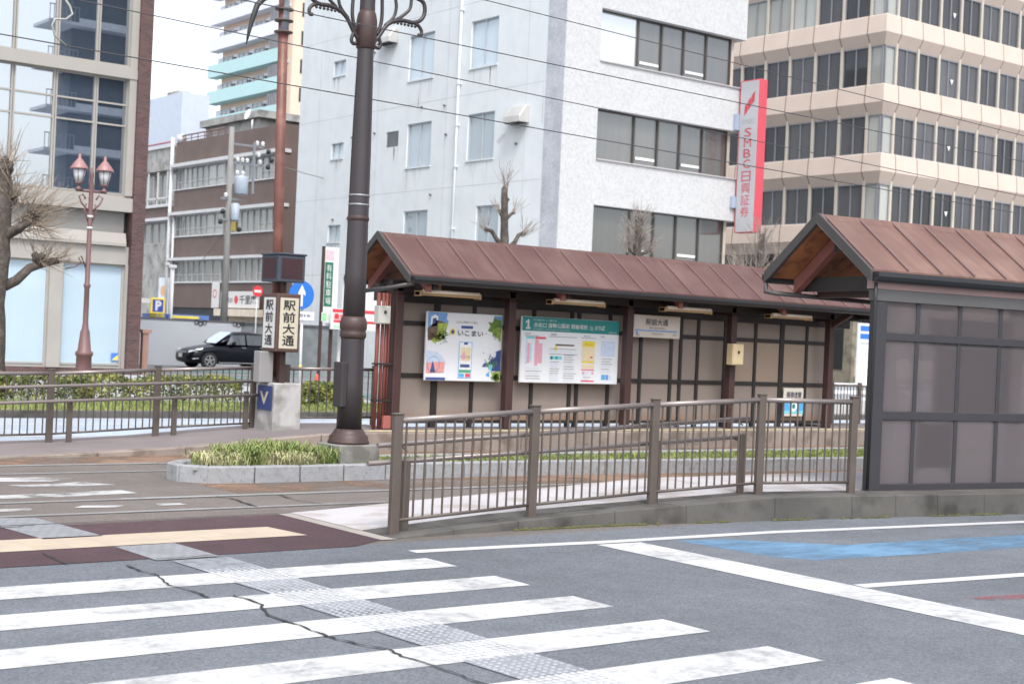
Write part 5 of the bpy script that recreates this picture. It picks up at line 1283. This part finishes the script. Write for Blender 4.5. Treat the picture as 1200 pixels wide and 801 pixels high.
# twin lantern street lamp
LR = M('faded_red_lamp_paint', (0.16, 0.086, 0.086, 1), .5, .15, 3); LRT = M('pink_lamp_cap', (0.286, 0.152, 0.152, 1), .45, .1); LGL = M('milky_lamp_glass', (0.462, 0.476, 0.504, 1), .25)
t = thing('street_lamp', 'faded red twin lantern street lamp in front of the glass building', 'street lamp', (12.25, 31.2, .12))
LX, LY = 12.25, 31.2
m = MB(); m.lathe([(.20, .12), (.2, .5), (.17, .55), (.165, 1.05), (.19, 1.08), (.19, 1.14), (.145, 1.18), (.10, 1.6), (.075, 1.66), (.06, 1.8), (.055, 2.55), (.075, 2.58), (.075, 2.63), (.055, 2.66), (.05, 4.5), (.045, 4.7), (.06, 4.75), (.035, 4.95), (.05, 5.02), (.02, 5.2)], LX, LY, 16); m.build('post', LR, t)
m = MB(); m.lathe([(.06, 4.1), (.068, 4.11), (.068, 4.14), (.06, 4.15)], LX, LY, 14); m.lathe([(.06, 3.85), (.068, 3.86), (.068, 3.89), (.06, 3.9)], LX, LY, 14); m.build_each('steel_band', LEDG, t)
m = MB()
m.tube([(LX - .34, LY, 4.68), (LX + .34, LY, 4.68)], .03, 8)
for s in (-1, 1):
    m.tube([(LX + s * .05, LY, 4.25), (LX + s * .2, LY, 4.4), (LX + s * .27, LY, 4.55), (LX + s * .18, LY, 4.6), (LX + s * .12, LY, 4.5)], .02, 6); m.tube([(LX + s * .04, LY, 4.0), (LX + s * .14, LY, 4.25), (LX + s * .1, LY, 4.4)], .018, 6)
m.tube([(LX - .05, LY, 3.0), (LX - .16, LY, 3.25), (LX - .22, LY, 3.2), (LX - .15, LY, 3.1), (LX - .3, LY, 3.0), (LX - .5, LY, 2.95)], .016, 6)
m.build('scroll_arm', LR, t)
for s in (-1, 1):
    x = LX + s * .29
    m = MB(); m.lathe([(.03, 4.66), (.10, 4.70), (.04, 4.74), (.03, 4.80), (.08, 4.82), (.085, 4.85)], x, LY, 12); lo = m.build('lantern', LR, t)
    m = MB(); m.lathe([(.082, 4.85), (.15, 5.14)], x, LY, 12); m.build('glass', LGL, lo)
    m = MB(); m.lathe([(.20, 5.14), (.20, 5.16), (.13, 5.26), (.06, 5.35), (.03, 5.38), (.035, 5.42), (.01, 5.48)], x, LY, 14); m.build('cap', LRT, lo)
    m = MB()
    for k in range(6):
        a = math.pi * k / 3; m.tube([(x + .084 * math.cos(a), LY + .084 * math.sin(a), 4.85), (x + .153 * math.cos(a), LY + .153 * math.sin(a), 5.14)], .008, 4)
    m.build('glazing_bar', LR, lo)
# concrete utility pole with transformer
t = thing('utility_pole', 'grey concrete utility pole with transformer and insulators by the brown building', 'utility pole', (31.95, 64, 0))
UP = M('pole_concrete', (0.238, 0.238, 0.234, 1), .85, .1); UG = M('transformer_grey', (.36, .42, .50, 1), .5, .1); UW = M('porcelain', (.70, .71, .72, 1), .3)
m = MB(); m.lathe([(.19, 0), (.15, 6), (.12, 11.4)], 31.95, 64, 12); m.build('shaft', UP, t)
m = MB(); m.lathe([(.30, 8.2), (.34, 8.25), (.34, 9.0), (.3, 9.08), (.1, 9.12)], 32.5, 63.9, 14); m.lathe([(.18, 6.9), (.2, 6.95), (.2, 7.7), (.1, 7.75)], 32.1, 63.6, 10); m.build_each('transformer', UG, t)
m = MB()
for z in (10.55, 9.65): m.box(31.9, 33.7, 63.92, 64.0, z, z + .1)
m.box(33.1, 33.2, 63.9, 64, 8.3, 10.8); m.box(31.5, 32.6, 63.9, 64.02, 7.9, 8.0); m.box(31.4, 32.4, 63.9, 64.02, 6.9, 7.0); m.build_each('cross_arm', GREYF, t)
m = MB()
for x, z in ((32.3, 9.75), (32.55, 9.75), (32.8, 9.75), (33.3, 10.65), (33.6, 10.65), (33.5, 9.75), (31.75, 8.0), (32.3, 9.12), (32.6, 9.12), (33.4, 10.1)): m.lathe([(.03, z), (.11, z + .04), (.07, z + .1), (.11, z + .15), (.03, z + .24)], x, 63.95, 8)
m.build_each('insulator', UW, t)
m = MB()
for x, z in ((33.9, 10.3), (33.9, 9.55), (34.1, 9.9), (31.6, 7.2), (31.5, 6.7), (32.5, 6.4)): m.lathe([(.02, z), (.12, z + .05), (.1, z + .2), (.02, z + .25)], x, 63.9, 8)
m.build_each('cut_out_switch', BLK, t)
# ------------------------------------------------------------------ pollarded street trees
BARK = M('grey_brown_bark', (0.066, 0.052, 0.045, 1), .9, .3, 5, bump=.8, fine=26, fvar=.35, col2=(0.094, 0.08, 0.072, 1))
TWIG = M('pale_twig', (.33, .265, .205, 1), .8, .25, 3, col2=(.20, .155, .125, 1))
TWIGG = M('grey_twig', (0.33, 0.281, 0.248, 1), .8, .25, 3, col2=(0.176, 0.143, 0.127, 1))
def limb(m, p, d, L_, r, rnd, bend=.25, n=5, up=.1):
    pts = [Vector(p)]; d = Vector(d).normalized()
    for k in range(n):
        d = (d + Vector((rnd.uniform(-1, 1), rnd.uniform(-1, 1), rnd.uniform(-1, 1))) * bend + ZA * up).normalized()
        pts.append(pts[-1] + d * L_ / n)
    m.tube(pts, [r * (1 - .62 * k / n) for k in range(n + 1)], 6 if r > .02 else 3, cap=r > .02)
    return pts
def twigs(m, c, n, L0, L1, rnd, spread=1.0, updir=(0, 0, 1), jit=.08, sub=True):
    for k in range(n):
        d = Vector((rnd.gauss(0, 1), rnd.gauss(0, 1), rnd.gauss(0, 1))).normalized() * spread + Vector(updir)
        p = Vector(c) + Vector((rnd.uniform(-1, 1), rnd.uniform(-1, 1), rnd.uniform(-1, 1))) * jit
        ps = limb(m, p, d, rnd.uniform(L0, L1), rnd.uniform(.006, .012), rnd, .16, 5, .06)
        if sub and rnd.random() < .5: limb(m, ps[2], (ps[3] - ps[2]) + Vector((rnd.uniform(-1, 1), rnd.uniform(-1, 1), rnd.uniform(-.3, 1))) * .1, rnd.uniform(L0, L1) * .6, .0055, rnd, .16, 4, .05)
def pollard(label, loc, trunk, limbs, seed, twig_mat, knots, group='bare pollarded street trees'):
    rnd = random.Random(seed)
    t = thing('pollarded_tree', label, 'tree', loc, group)
    m = MB()
    P = [Vector(p) for p, r in trunk]; R_ = [r for p, r in trunk]
    pp, rr = [], []
    for i in range(len(P) - 1):
        for k in range(4):
            f = k / 4; q = P[i].lerp(P[i + 1], f) + Vector((rnd.uniform(-1, 1), rnd.uniform(-1, 1), 0)) * R_[i] * .12
            pp.append(q); rr.append((R_[i] * (1 - f) + R_[i + 1] * f) * rnd.uniform(.92, 1.1))
    pp.append(P[-1]); rr.append(R_[-1]); m.tube(pp, rr, 10)
    for pts, r in limbs:
        q = [Vector(p) for p in pts]; m.tube(q, [r * (1 - .35 * k / (len(q) - 1)) for k in range(len(q))], 8)
    for c, r in knots:
        for k in range(5): m.lathe([(.01, -r * .7), (r * .75, -r * .4), (r, 0), (r * .7, r * .5), (.01, r * .8)], 0, 0, 7) if False else m.tube([Vector(c) + Vector((rnd.uniform(-1, 1), rnd.uniform(-1, 1), rnd.uniform(-1, 1))) * r * .6, Vector(c) + Vector((rnd.uniform(-1, 1), rnd.uniform(-1, 1), rnd.uniform(-1, 1))) * r * .6 + Vector((rnd.uniform(-1, 1), rnd.uniform(-1, 1), .6)) * r], [r * .75, r * .45], 7)
    m.build('trunk', BARK, t)
    m = MB()
    for c, r, n, L0, L1, sp, ud in limbs_tw: twigs(m, c, int(n * 1.9), L0, L1, rnd, sp, ud, r)
    m.build('crown', twig_mat, t)
    return t
tx, ty = 10.25, 31.0
limbs_tw = [((11.1, ty, 3.05), .12, 26, .35, .8, .7, (.5, 0, .35)), ((11.45, ty, 3.12), .1, 16, .3, .7, .7, (.7, 0, .25)), ((10.9, ty, 4.0), .2, 40, .5, 1.15, .8, (.6, -.1, .3)), ((10.4, ty, 4.3), .25, 40, .5, 1.1, .9, (.2, -.1, .7)), ((10.7, ty, 3.85), .2, 24, .5, 1.0, .8, (.7, -.2, .1)),
            ((9.4, ty, 4.2), .3, 30, .5, 1.1, .9, (-.4, 0, .6)), ((10.25, ty, 5.0), .2, 26, .4, .9, .9, (0, 0, .9)), ((8.9, ty, 3.4), .15, 20, .4, .9, .8, (-.6, 0, .4))]
pollard('bare pollarded tree with bursts of pale twigs in front of the glass building', (tx, ty, .12), [((tx, ty, .1), .25), ((tx - .02, ty, 1.2), .21), ((tx - .04, ty, 2.4), .2), ((tx, ty, 3.4), .2), ((tx + .02, ty, 4.3), .2), ((tx, ty, 5.1), .16)],
        [([(tx + .05, ty, 2.45), (tx + .35, ty - .05, 2.62), (tx + .62, ty - .05, 2.9), (tx + 1.0, ty, 3.05), (tx + 1.25, ty, 3.1)], .115), ([(tx, ty, 3.5), (tx + .35, ty, 3.7), (tx + .7, ty, 4.0)], .12), ([(tx, ty, 3.9), (tx - .5, ty, 4.1), (tx - .9, ty, 4.25)], .12), ([(tx, ty, 2.9), (tx - .7, ty, 3.2), (tx - 1.3, ty, 3.4)], .1), ([(tx, ty, 3.4), (tx + .2, ty - .2, 3.7), (tx + .5, ty - .3, 3.85)], .1)], 5, TWIG,
        [((11.1, ty, 3.08), .13), ((10.9, ty, 4.0), .16), ((10.4, ty, 4.3), .18), ((9.4, ty, 4.2), .16), ((10.25, ty, 5.0), .16)])
a, b = 22.83, 30.0
limbs_tw = [((a - .08, b, 5.7), .06, 10, .35, .8, .55, (0, 0, 1)), ((a - .62, b, 4.55), .05, 8, .3, .7, .6, (-.5, 0, .7)), ((a + .55, b, 4.55), .05, 10, .3, .8, .6, (.5, 0, .7)), ((a + .2, b, 5.1), .05, 7, .3, .6, .6, (.5, 0, .7)), ((a - .25, b, 5.1), .05, 5, .2, .5, .6, (-.4, 0, .7))]
pollard('bare pollarded tree with short stubs standing against the plain white wall', (a, b, .11), [((a, b, .1), .16), ((a, b, 3.0), .13), ((a - .02, b, 4.2), .115), ((a - .08, b, 5.0), .1), ((a - .1, b, 5.72), .085)],
        [([(a - .02, b, 4.1), (a - .3, b, 4.4), (a - .45, b, 4.58), (a - .68, b, 4.62)], .07), ([(a, b, 4.1), (a + .3, b, 4.35), (a + .42, b, 4.55), (a + .6, b, 4.62)], .07), ([(a - .04, b, 4.9), (a + .12, b, 5.05), (a + .24, b, 5.12)], .055), ([(a - .05, b, 4.9), (a - .18, b, 5.02), (a - .27, b, 5.15)], .05), ([(a - .06, b, 5.35), (a + .04, b, 5.45)], .06)], 11, TWIGG, [((a - .65, b, 4.6), .05), ((a + .58, b, 4.6), .05), ((a - .1, b, 5.7), .05)])
a, b = 27.42, 30.0
limbs_tw = [((a, b, z), .10, 20, .35, .8, .75, (0, 0, .8)) for z in (4.3, 4.6, 4.9, 5.2)] + [((a - .3, b, 4.45), .08, 14, .3, .8, .6, (-.3, 0, .8)), ((a + .45, b, 4.45), .08, 14, .3, .8, .6, (.3, 0, .8))]
pollard('bare tree thick with pale upright twigs before the lowest ribbon window', (a, b, .11), [((a, b, .1), .17), ((a, b, 3.0), .14), ((a, b, 4.2), .12), ((a + .02, b, 4.9), .1), ((a + .03, b, 5.4), .08)],
        [([(a, b, 4.3), (a - .2, b, 4.4), (a - .32, b, 4.5)], .06), ([(a, b, 4.3), (a + .3, b, 4.42), (a + .48, b, 4.45)], .06)], 17, TWIGG, [((a, b, 4.9), .1), ((a, b, 5.3), .08), ((a, b, 4.4), .1)])
a, b = 32.4, 30.0
limbs_tw = [((a, b, z), .12, 18, .5, 1.1, .7, (0, 0, .9)) for z in (4.2, 4.6, 5.0)] + [((a - .7, b, 4.0), .2, 26, .5, 1.1, .5, (-.2, 0, .9)), ((a + .6, b, 4.1), .2, 22, .5, 1.1, .5, (.2, 0, .9)), ((a - 1.1, b, 3.9), .15, 14, .4, 1.0, .5, (-.2, 0, .9))]
pollard('bare tree with dense upright twigs below the red and white sign', (a, b, .11), [((a, b, .1), .17), ((a, b, 3.0), .14), ((a, b, 4.2), .12), ((a, b, 5.3), .08)],
        [([(a, b, 3.7), (a - .5, b, 3.9), (a - 1.15, b, 3.95)], .07), ([(a, b, 3.8), (a + .4, b, 4.0), (a + .65, b, 4.1)], .06)], 23, TWIGG, [((a, b, 4.6), .1), ((a, b, 5.1), .08), ((a - .6, b, 4.0), .08)])

# ------------------------------------------------------------------ hedges, bush, grasses
LEAFM = M('hedge_leaf', (.085, .115, .03, 1), .55, .35, 2.2, col2=(.30, .31, .075, 1), mix2=(.44, .62), fine=9, fvar=.45)
def foliage(mb, n, sampler, s0, s1, rnd):
    for k in range(n):
        p = sampler(); s = rnd.uniform(s0, s1)
        d = Vector((rnd.gauss(0, 1), rnd.gauss(0, 1), rnd.gauss(0, 1) + .5)).normalized(); e = d.orthogonal().normalized()
        e = (Matrix.Rotation(rnd.uniform(0, 6.28), 3, d) @ e); f = d.cross(e)
        mb.face([p - e * s, p - f * s * .5, p + e * s, p + f * s * .5])
def hedge(label, x0, x1, y0, y1, z0, z1, n, seed, nm='hedge', cat='hedge', dome=False, group=None):
    rnd = random.Random(seed)
    t = thing(nm, label, cat, ((x0 + x1) / 2, (y0 + y1) / 2, z0), group)
    bumps = [(rnd.uniform(x0, x1), rnd.uniform(.08, .22)) for _ in range(int((x1 - x0) * 1.6) + 2)]
    def top(x):
        v = 0
        for bx, bh in bumps: v = max(v, bh * math.exp(-((x - bx) / .45) ** 2))
        return z1 - .14 + v
    def smp():
        x = rnd.uniform(x0, x1); zt = top(x)
        if dome:
            q = (x - (x0 + x1) / 2) / ((x1 - x0) / 2); zt = z0 + (zt - z0) * math.sqrt(max(0, 1 - q ** 4)) 
        u = rnd.random()
        if u < .45: return Vector((x, y0 + abs(rnd.gauss(0, .10)), rnd.uniform(z0 + .06, zt)))
        if u < .85: return Vector((x, rnd.uniform(y0, y1), zt - abs(rnd.gauss(0, .07))))
        return Vector((x, rnd.uniform(y0, y1), rnd.uniform(z0 + .1, zt)))
    m = MB(); foliage(m, n, smp, .025, .055, rnd); m.build('foliage', LEAFM, t)
    m = MB()
    x = x0 + .2
    while x < x1 - .1:
        yy = (y0 + y1) / 2 + rnd.uniform(-.2, .2)
        for k in range(4): m.tube([(x, yy, z0 - .02), (x + rnd.uniform(-.2, .2), yy + rnd.uniform(-.25, .25), z1 - .15)], [.014, .006], 4)
        x += .35
    m.build('stem', BARK, t)
    return t
hedge('long clipped hedge with yellowish new leaves before the glass building', 4.0, 15.6, 30.05, 31.0, .12, .66, 17000, 2)
hedge('small rounded green bush behind the short railing by the big pole', 16.55, 18.3, 29.2, 30.2, .10, .62, 4200, 6, 'bush', 'bush', True)
GRB = M('grass_blade', (.125, .185, .045, 1), .6, .35, 3, col2=(.27, .29, .10, 1), mix2=(.4, .65), fine=8, fvar=.4)
DRY = M('dry_blade', (.37, .355, .20, 1), .7, .3, 4, col2=(.24, .29, .10, 1), fine=8, fvar=.4)
def blades(mb, n, xy, z, h0, h1, wdt, rnd, lean=.35):
    for k in range(n):
        x, y = xy(); h = rnd.uniform(h0, h1); a = rnd.uniform(0, 6.28); l = h * rnd.uniform(.1, lean * 2)
        dx, dy = math.cos(a), math.sin(a); wx_, wy_ = -dy * wdt, dx * wdt
        b = Vector((x, y, z)); mid = b + Vector((dx * l * .35, dy * l * .35, h * .62)); tip = b + Vector((dx * l, dy * l, h * rnd.uniform(.6, 1)))
        ww = Vector((wx_, wy_, 0))
        mb.face([b - ww, b + ww, mid + ww * .75, mid - ww * .75]); mb.face([mid - ww * .75, mid + ww * .75, tip])
rnd = random.Random(12)
m = MB(); blades(m, 15000, lambda: (rnd.uniform(2, 20), 27.0 + rnd.random() * 3.0), .12, .04, .13, .008, rnd); stuff('verge_grass', m, GRB, 'short sunlit grass on the verge between the far road and the hedge', 'grass')
m = MB(); blades(m, 13000, lambda: (9.6 + 16 * rnd.random(), rnd.uniform(15.7, 16.75)), .15, .02, .085, .008, rnd); stuff('island_grass', m, GRB, 'thin low grass along the planted island behind the near railing', 'grass')
def clump(label, cx, cy, rx_, ry_, n, seed, mt, h0, h1):
    rnd = random.Random(seed); m = MB()
    def xy():
        a = rnd.uniform(0, 6.28); r = math.sqrt(rnd.random()); return cx + rx_ * r * math.cos(a), cy + ry_ * r * math.sin(a)
    for k in range(n):                      # arching leaves: up, over and down
        x, y = xy(); h = rnd.uniform(h0, h1); a = rnd.uniform(0, 6.28); l = h * rnd.uniform(.35, 1.25); dx, dy = math.cos(a), math.sin(a); w_ = rnd.uniform(.004, .008)
        ww = Vector((-dy * w_, dx * w_, 0)); b = Vector((x, y, .15))
        P = [b, b + Vector((dx * l * .25, dy * l * .25, h * .65)), b + Vector((dx * l * .65, dy * l * .65, h * .92)), b + Vector((dx * l, dy * l, h * rnd.uniform(.45, .95)))]
        for i in range(3):
            f0, f1 = (1, 1.1, .8, .1)[i], (1, 1.1, .8, .1)[i + 1]
            m.face([P[i] - ww * f0, P[i] + ww * f0, P[i + 1] + ww * f1, P[i + 1] - ww * f1])
    tag(m.build('grass_clump', mt, None), label, 'grass clump', 'ornamental grass clumps on the island')
clump('straw coloured ornamental grass clump at the rounded left end of the island', 8.05, 16.05, .36, .30, 600, 1, DRY, .08, .22)
clump('green ornamental grass clump next to the straw clump at the left end', 8.45, 16.25, .36, .36, 660, 2, GRB, .12, .29)
clump('pale dry grass clump in the middle of the island planting, spilling over the kerb', 8.95, 15.98, .40, .30, 780, 3, DRY, .08, .22)
clump('tall green grass clump behind the pale dry middle clump', 8.95, 16.40, .45, .25, 540, 4, GRB, .15, .33)
clump('bright green grass clump beside the base block of the big pole', 9.38, 16.1, .25, .32, 540, 5, GRB, .12, .28)

# ------------------------------------------------------------------ black car
CP = bpy.data.materials.new('black_car_paint'); CP.use_nodes = True
b_ = CP.node_tree.nodes['Principled BSDF']; b_.inputs['Base Color'].default_value = (.004, .0045, .009, 1); b_.inputs['Roughness'].default_value = .22; b_.inputs['Specular IOR Level'].default_value = .22; b_.inputs['Coat Weight'].default_value = .12; b_.inputs['Coat Roughness'].default_value = .04
CGL = glass('car_glass', (.03, .035, .04, 1), (.015, .017, .02, 1), .12); WSH = glass('windscreen', (.42, .46, .50, 1), (.30, .33, .36, 1), .35)  # pale windscreen tint: bright sky reflection put into its colour
HLM = M('headlight_lens', (.62, .66, .72, 1), .12, .05); TYR = M('tyre_rubber', (.018, .018, .019, 1), .8); RIM = M('alloy_rim', (.42, .43, .45, 1), .3, .05, metal=.8); CHR = M('chrome_strip', (.6, .6, .62, 1), .2, metal=.8)
car = thing('parked_car', 'black sport utility car standing side on before the grey wall', 'car', (29.6, 58.5, 0))
CX, CY = 27.25, 58.5
side = [ # station u along length: half width low, sill z, belt z, top-of-lower z centre, 
    (0.00, .52, .38, .55, .62), (.06, .70, .26, .66, .74), (.25, .84, .20, .76, .84), (.60, .90, .19, .86, .93), (1.0, .915, .19, .93, 1.01), (1.35, .92, .19, .98, 1.06), (2.0, .925, .19, 1.0, 1.06), (2.9, .925, .19, 1.03, 1.08), (3.8, .915, .21, 1.07, 1.10), (4.3, .88, .26, 1.08, 1.08), (4.6, .80, .36, 1.02, 1.0), (4.70, .66, .48, .90, .88)]
def loft(mb, secs, mi=0):
    n = len(secs[0]); vs = [p for s in secs for p in s]; fs = []
    for i in range(len(secs) - 1):
        for k in range(n):
            fs.append((i * n + k, i * n + (k + 1) % n, (i + 1) * n + (k + 1) % n, (i + 1) * n + k))
    fs.append(tuple(range(n - 1, -1, -1))); fs.append(tuple((len(secs) - 1) * n + k for k in range(n)))
    mb._add(vs, fs, mi, True)
secs = []
for u, hw_, zs, zb, zt in side:
    c = []
    for y, z in ((-hw_ * .80, zs), (-hw_ * .97, zs + .08), (-hw_, (zs + zb) / 2), (-hw_ * .985, zb - .06), (-hw_ * .90, zb), (-hw_ * .45, zt), (hw_ * .45, zt), (hw_ * .90, zb), (hw_ * .985, zb - .06), (hw_, (zs + zb) / 2), (hw_ * .97, zs + .08), (hw_ * .80, zs)): c.append((CX + u, CY + y, z))
    secs.append(c)
m = MB(); loft(m, secs)
top = [(1.28, .80, 1.05, 1.06), (1.75, .76, 1.03, 1.36), (2.15, .72, 1.03, 1.58), (2.6, .70, 1.04, 1.655), (3.3, .69, 1.05, 1.64), (3.9, .66, 1.08, 1.55), (4.35, .64, 1.08, 1.38), (4.55, .66, 1.05, 1.10)]
secs = []
for u, hw_, z0, z1 in top:
    secs.append([(CX + u, CY - .86 + .02, z0), (CX + u, CY - hw_ - .03, z0 + (z1 - z0) * .75), (CX + u, CY - hw_ + .10, z1), (CX + u, CY + hw_ - .10, z1), (CX + u, CY + hw_ + .03, z0 + (z1 - z0) * .75), (CX + u, CY + .84, z0)])
loft(m, secs)
bo = m.build('body', CP, car); md = bo.modifiers.new('smooth', 'SUBSURF'); md.levels = 1; md.render_levels = 1
m = MB(); m.face([(CX + 1.33, CY - .66, 1.075), (CX + 1.33, CY + .66, 1.075), (CX + 2.10, CY + .58, 1.575), (CX + 2.10, CY - .58, 1.575)])
for i in range(len(m.v)): m.v[i] += Vector((-.035, 0, .03))
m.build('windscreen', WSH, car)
for u0, u1, v0, v1 in ((1.72, 2.62, 1.98, 2.62), (2.70, 3.55, 2.70, 3.48), (3.63, 4.15, 3.6, 3.9)):
    m = MB(); m.face([(CX + u0, CY - .875, 1.06), (CX + u1, CY - .875, 1.06), (CX + v1, CY - .735, 1.50 if v1 < 3.8 else 1.42), (CX + v0, CY - .735, 1.46 if v0 < 2.2 else 1.50)])
    m.build('side_window', CGL, car)
for u in (.92, 3.62):
    for sgn in (-1, 1):
        y0 = CY + sgn * .93
        m = MB(); m.tube([(CX + u, y0 - sgn * .22, .345), (CX + u, y0 + sgn * .0, .345)], .345, 28); w_ = m.build('wheel', TYR, car)
        m = MB(); m.disc((CX + u, y0 + sgn * .004, .345), XA, ZA, .235, 28, 0, .205)
        for k in range(5):
            a = 2 * math.pi * k / 5 + .3; ca, sa = math.cos(a), math.sin(a); P0 = Vector((CX + u, y0 + sgn * .008, .345)); d = Vector((ca, 0, sa)); n_ = Vector((-sa, 0, ca))
            m.face([P0 - n_ * .035, P0 + d * .22 - n_ * .03, P0 + d * .22 + n_ * .03, P0 + n_ * .035])
        m.disc((CX + u, y0 + sgn * .010, .345), XA, ZA, .05, 14)
        m.build('rim', RIM, w_)
        m = MB(); m.disc((CX + u, y0 - sgn * .03, .36), XA, ZA, .40, 28) if False else None
m = MB(); m.extr([(CX + .06, CY - .60, .66), (CX + .50, CY - .91, .80), (CX + .62, CY - .915, .88), (CX + .30, CY - .80, .82), (CX + .10, CY - .60, .76)], (-.012, -.012, .004)); m.build('headlight', HLM, car)
m = MB(); m.extr([(CX + .06, CY + .60, .66), (CX + .50, CY + .91, .80), (CX + .62, CY + .915, .88), (CX + .30, CY + .80, .82), (CX + .10, CY + .60, .76)], (-.012, .012, .004)); m.build('headlight', HLM, car)
m = MB(); m.box(CX - .03, CX - .015, CY - .17, CY + .17, .46, .63); m.build('number_plate', SW, car)
m = MB(); m.box(CX - .01, CX + .04, CY - .5, CY + .5, .66, .72); m.build('grille', CHR, car)
m = MB(); m.extr([(CX + .16, CY - .82, .38), (CX + .42, CY - .885, .42), (CX + .42, CY - .885, .45), (CX + .16, CY - .82, .44)], (0, -.02, 0)); m.build('fog_lamp_trim', CHR, car)
m = MB(); m.extr([(CX + 1.86, CY - 1.06, 1.05), (CX + 2.06, CY - 1.06, 1.05), (CX + 2.08, CY - 1.06, 1.19), (CX + 1.9, CY - 1.06, 1.17)], (0, .2, 0)); m.build('door_mirror', CP, car, bevel=.02)
m = MB(); m.box(CX + 2.42, CX + 2.62, CY - .945, CY - .915, .93, .955); m.box(CX + 3.3, CX + 3.5, CY - .945, CY - .915, .95, .975); m.build_each('door_handle', CHR, car)
m = MB(); m.box(CX + 1.35, CX + 3.25, CY - .935, CY - .90, .26, .29); m.build('sill_strip', CHR, car)

# ------------------------------------------------------------------ overhead wires
WIRE = M('wire_black', (0.053, 0.053, 0.06, 1), .6)
def wire(label, y, z0, sag, r, x0=-30, x1=110, dz=0.0):
    m = MB(); pts = []
    n = 48
    for k in range(n + 1):
        x = x0 + (x1 - x0) * k / n
        s = ((x - x0) % 35) / 35
        pts.append((x, y, z0 - sag * 4 * s * (1 - s) + dz * (x - 10)))
    m.tube(pts, r, 5, cap=False)
    tag(m.build('overhead_wire', WIRE, None), label, 'wire', 'overhead tram wires')
wire('contact wire over the far track, lowest of the four overhead wires', 17.7, 5.16, .0, .008, dz=-.014)
wire('messenger wire over the far track, second lowest of the four wires', 17.7, 5.71, .0, .0075, dz=-.025)
wire('contact wire over the near track, second from the top', 14.0, 5.25, .0, .0065, dz=-.010)
wire('messenger wire over the near track, uppermost of the four wires', 14.0, 5.84, .0, .006, dz=-.025)
m = MB()
m.tube([(6.50, 17.7, 5.79), (6.57, 17.69, 5.70), (6.60, 17.66, 5.60), (6.52, 17.65, 5.52), (6.38, 17.65, 5.50), (6.35, 17.66, 5.42), (6.40, 17.68, 5.30), (6.55, 17.7, 5.21)], .014, 6)
tag(m.build('feeder_loop', M('pale_cable', (.30, .31, .29, 1), .6), None), 'pale looped feeder cable between the two far track wires in front of the glass building', 'cable')
m = MB(); m.tube([(44.9, 44.2, 11.9), (36.9, 45.2, 12.4)], .02, 4)
wires = [((42.0, 86, 9.3), (31.95, 64, 8.0), 'thin grey service wire from the brown building to the upper utility pole'), ((41.9, 92, 4.6), (31.95, 64, 6.6), 'thin service wire sloping from the utility pole down to the drainpipe'), ((34.0, 63.9, 9.9), (48, 62, 9.0), 'thin service wire from the insulators to the white building')]
for a, b, lab in wires:
    a, b = Vector(a), Vector(b); m = MB(); m.tube([a.lerp(b, k / 8) - ZA * (.5 * 4 * (k / 8) * (1 - k / 8)) for k in range(9)], .018, 4); tag(m.build('service_wire', M('service_wire_grey', (.16, .17, .18, 1), .6), None), lab, 'wire')
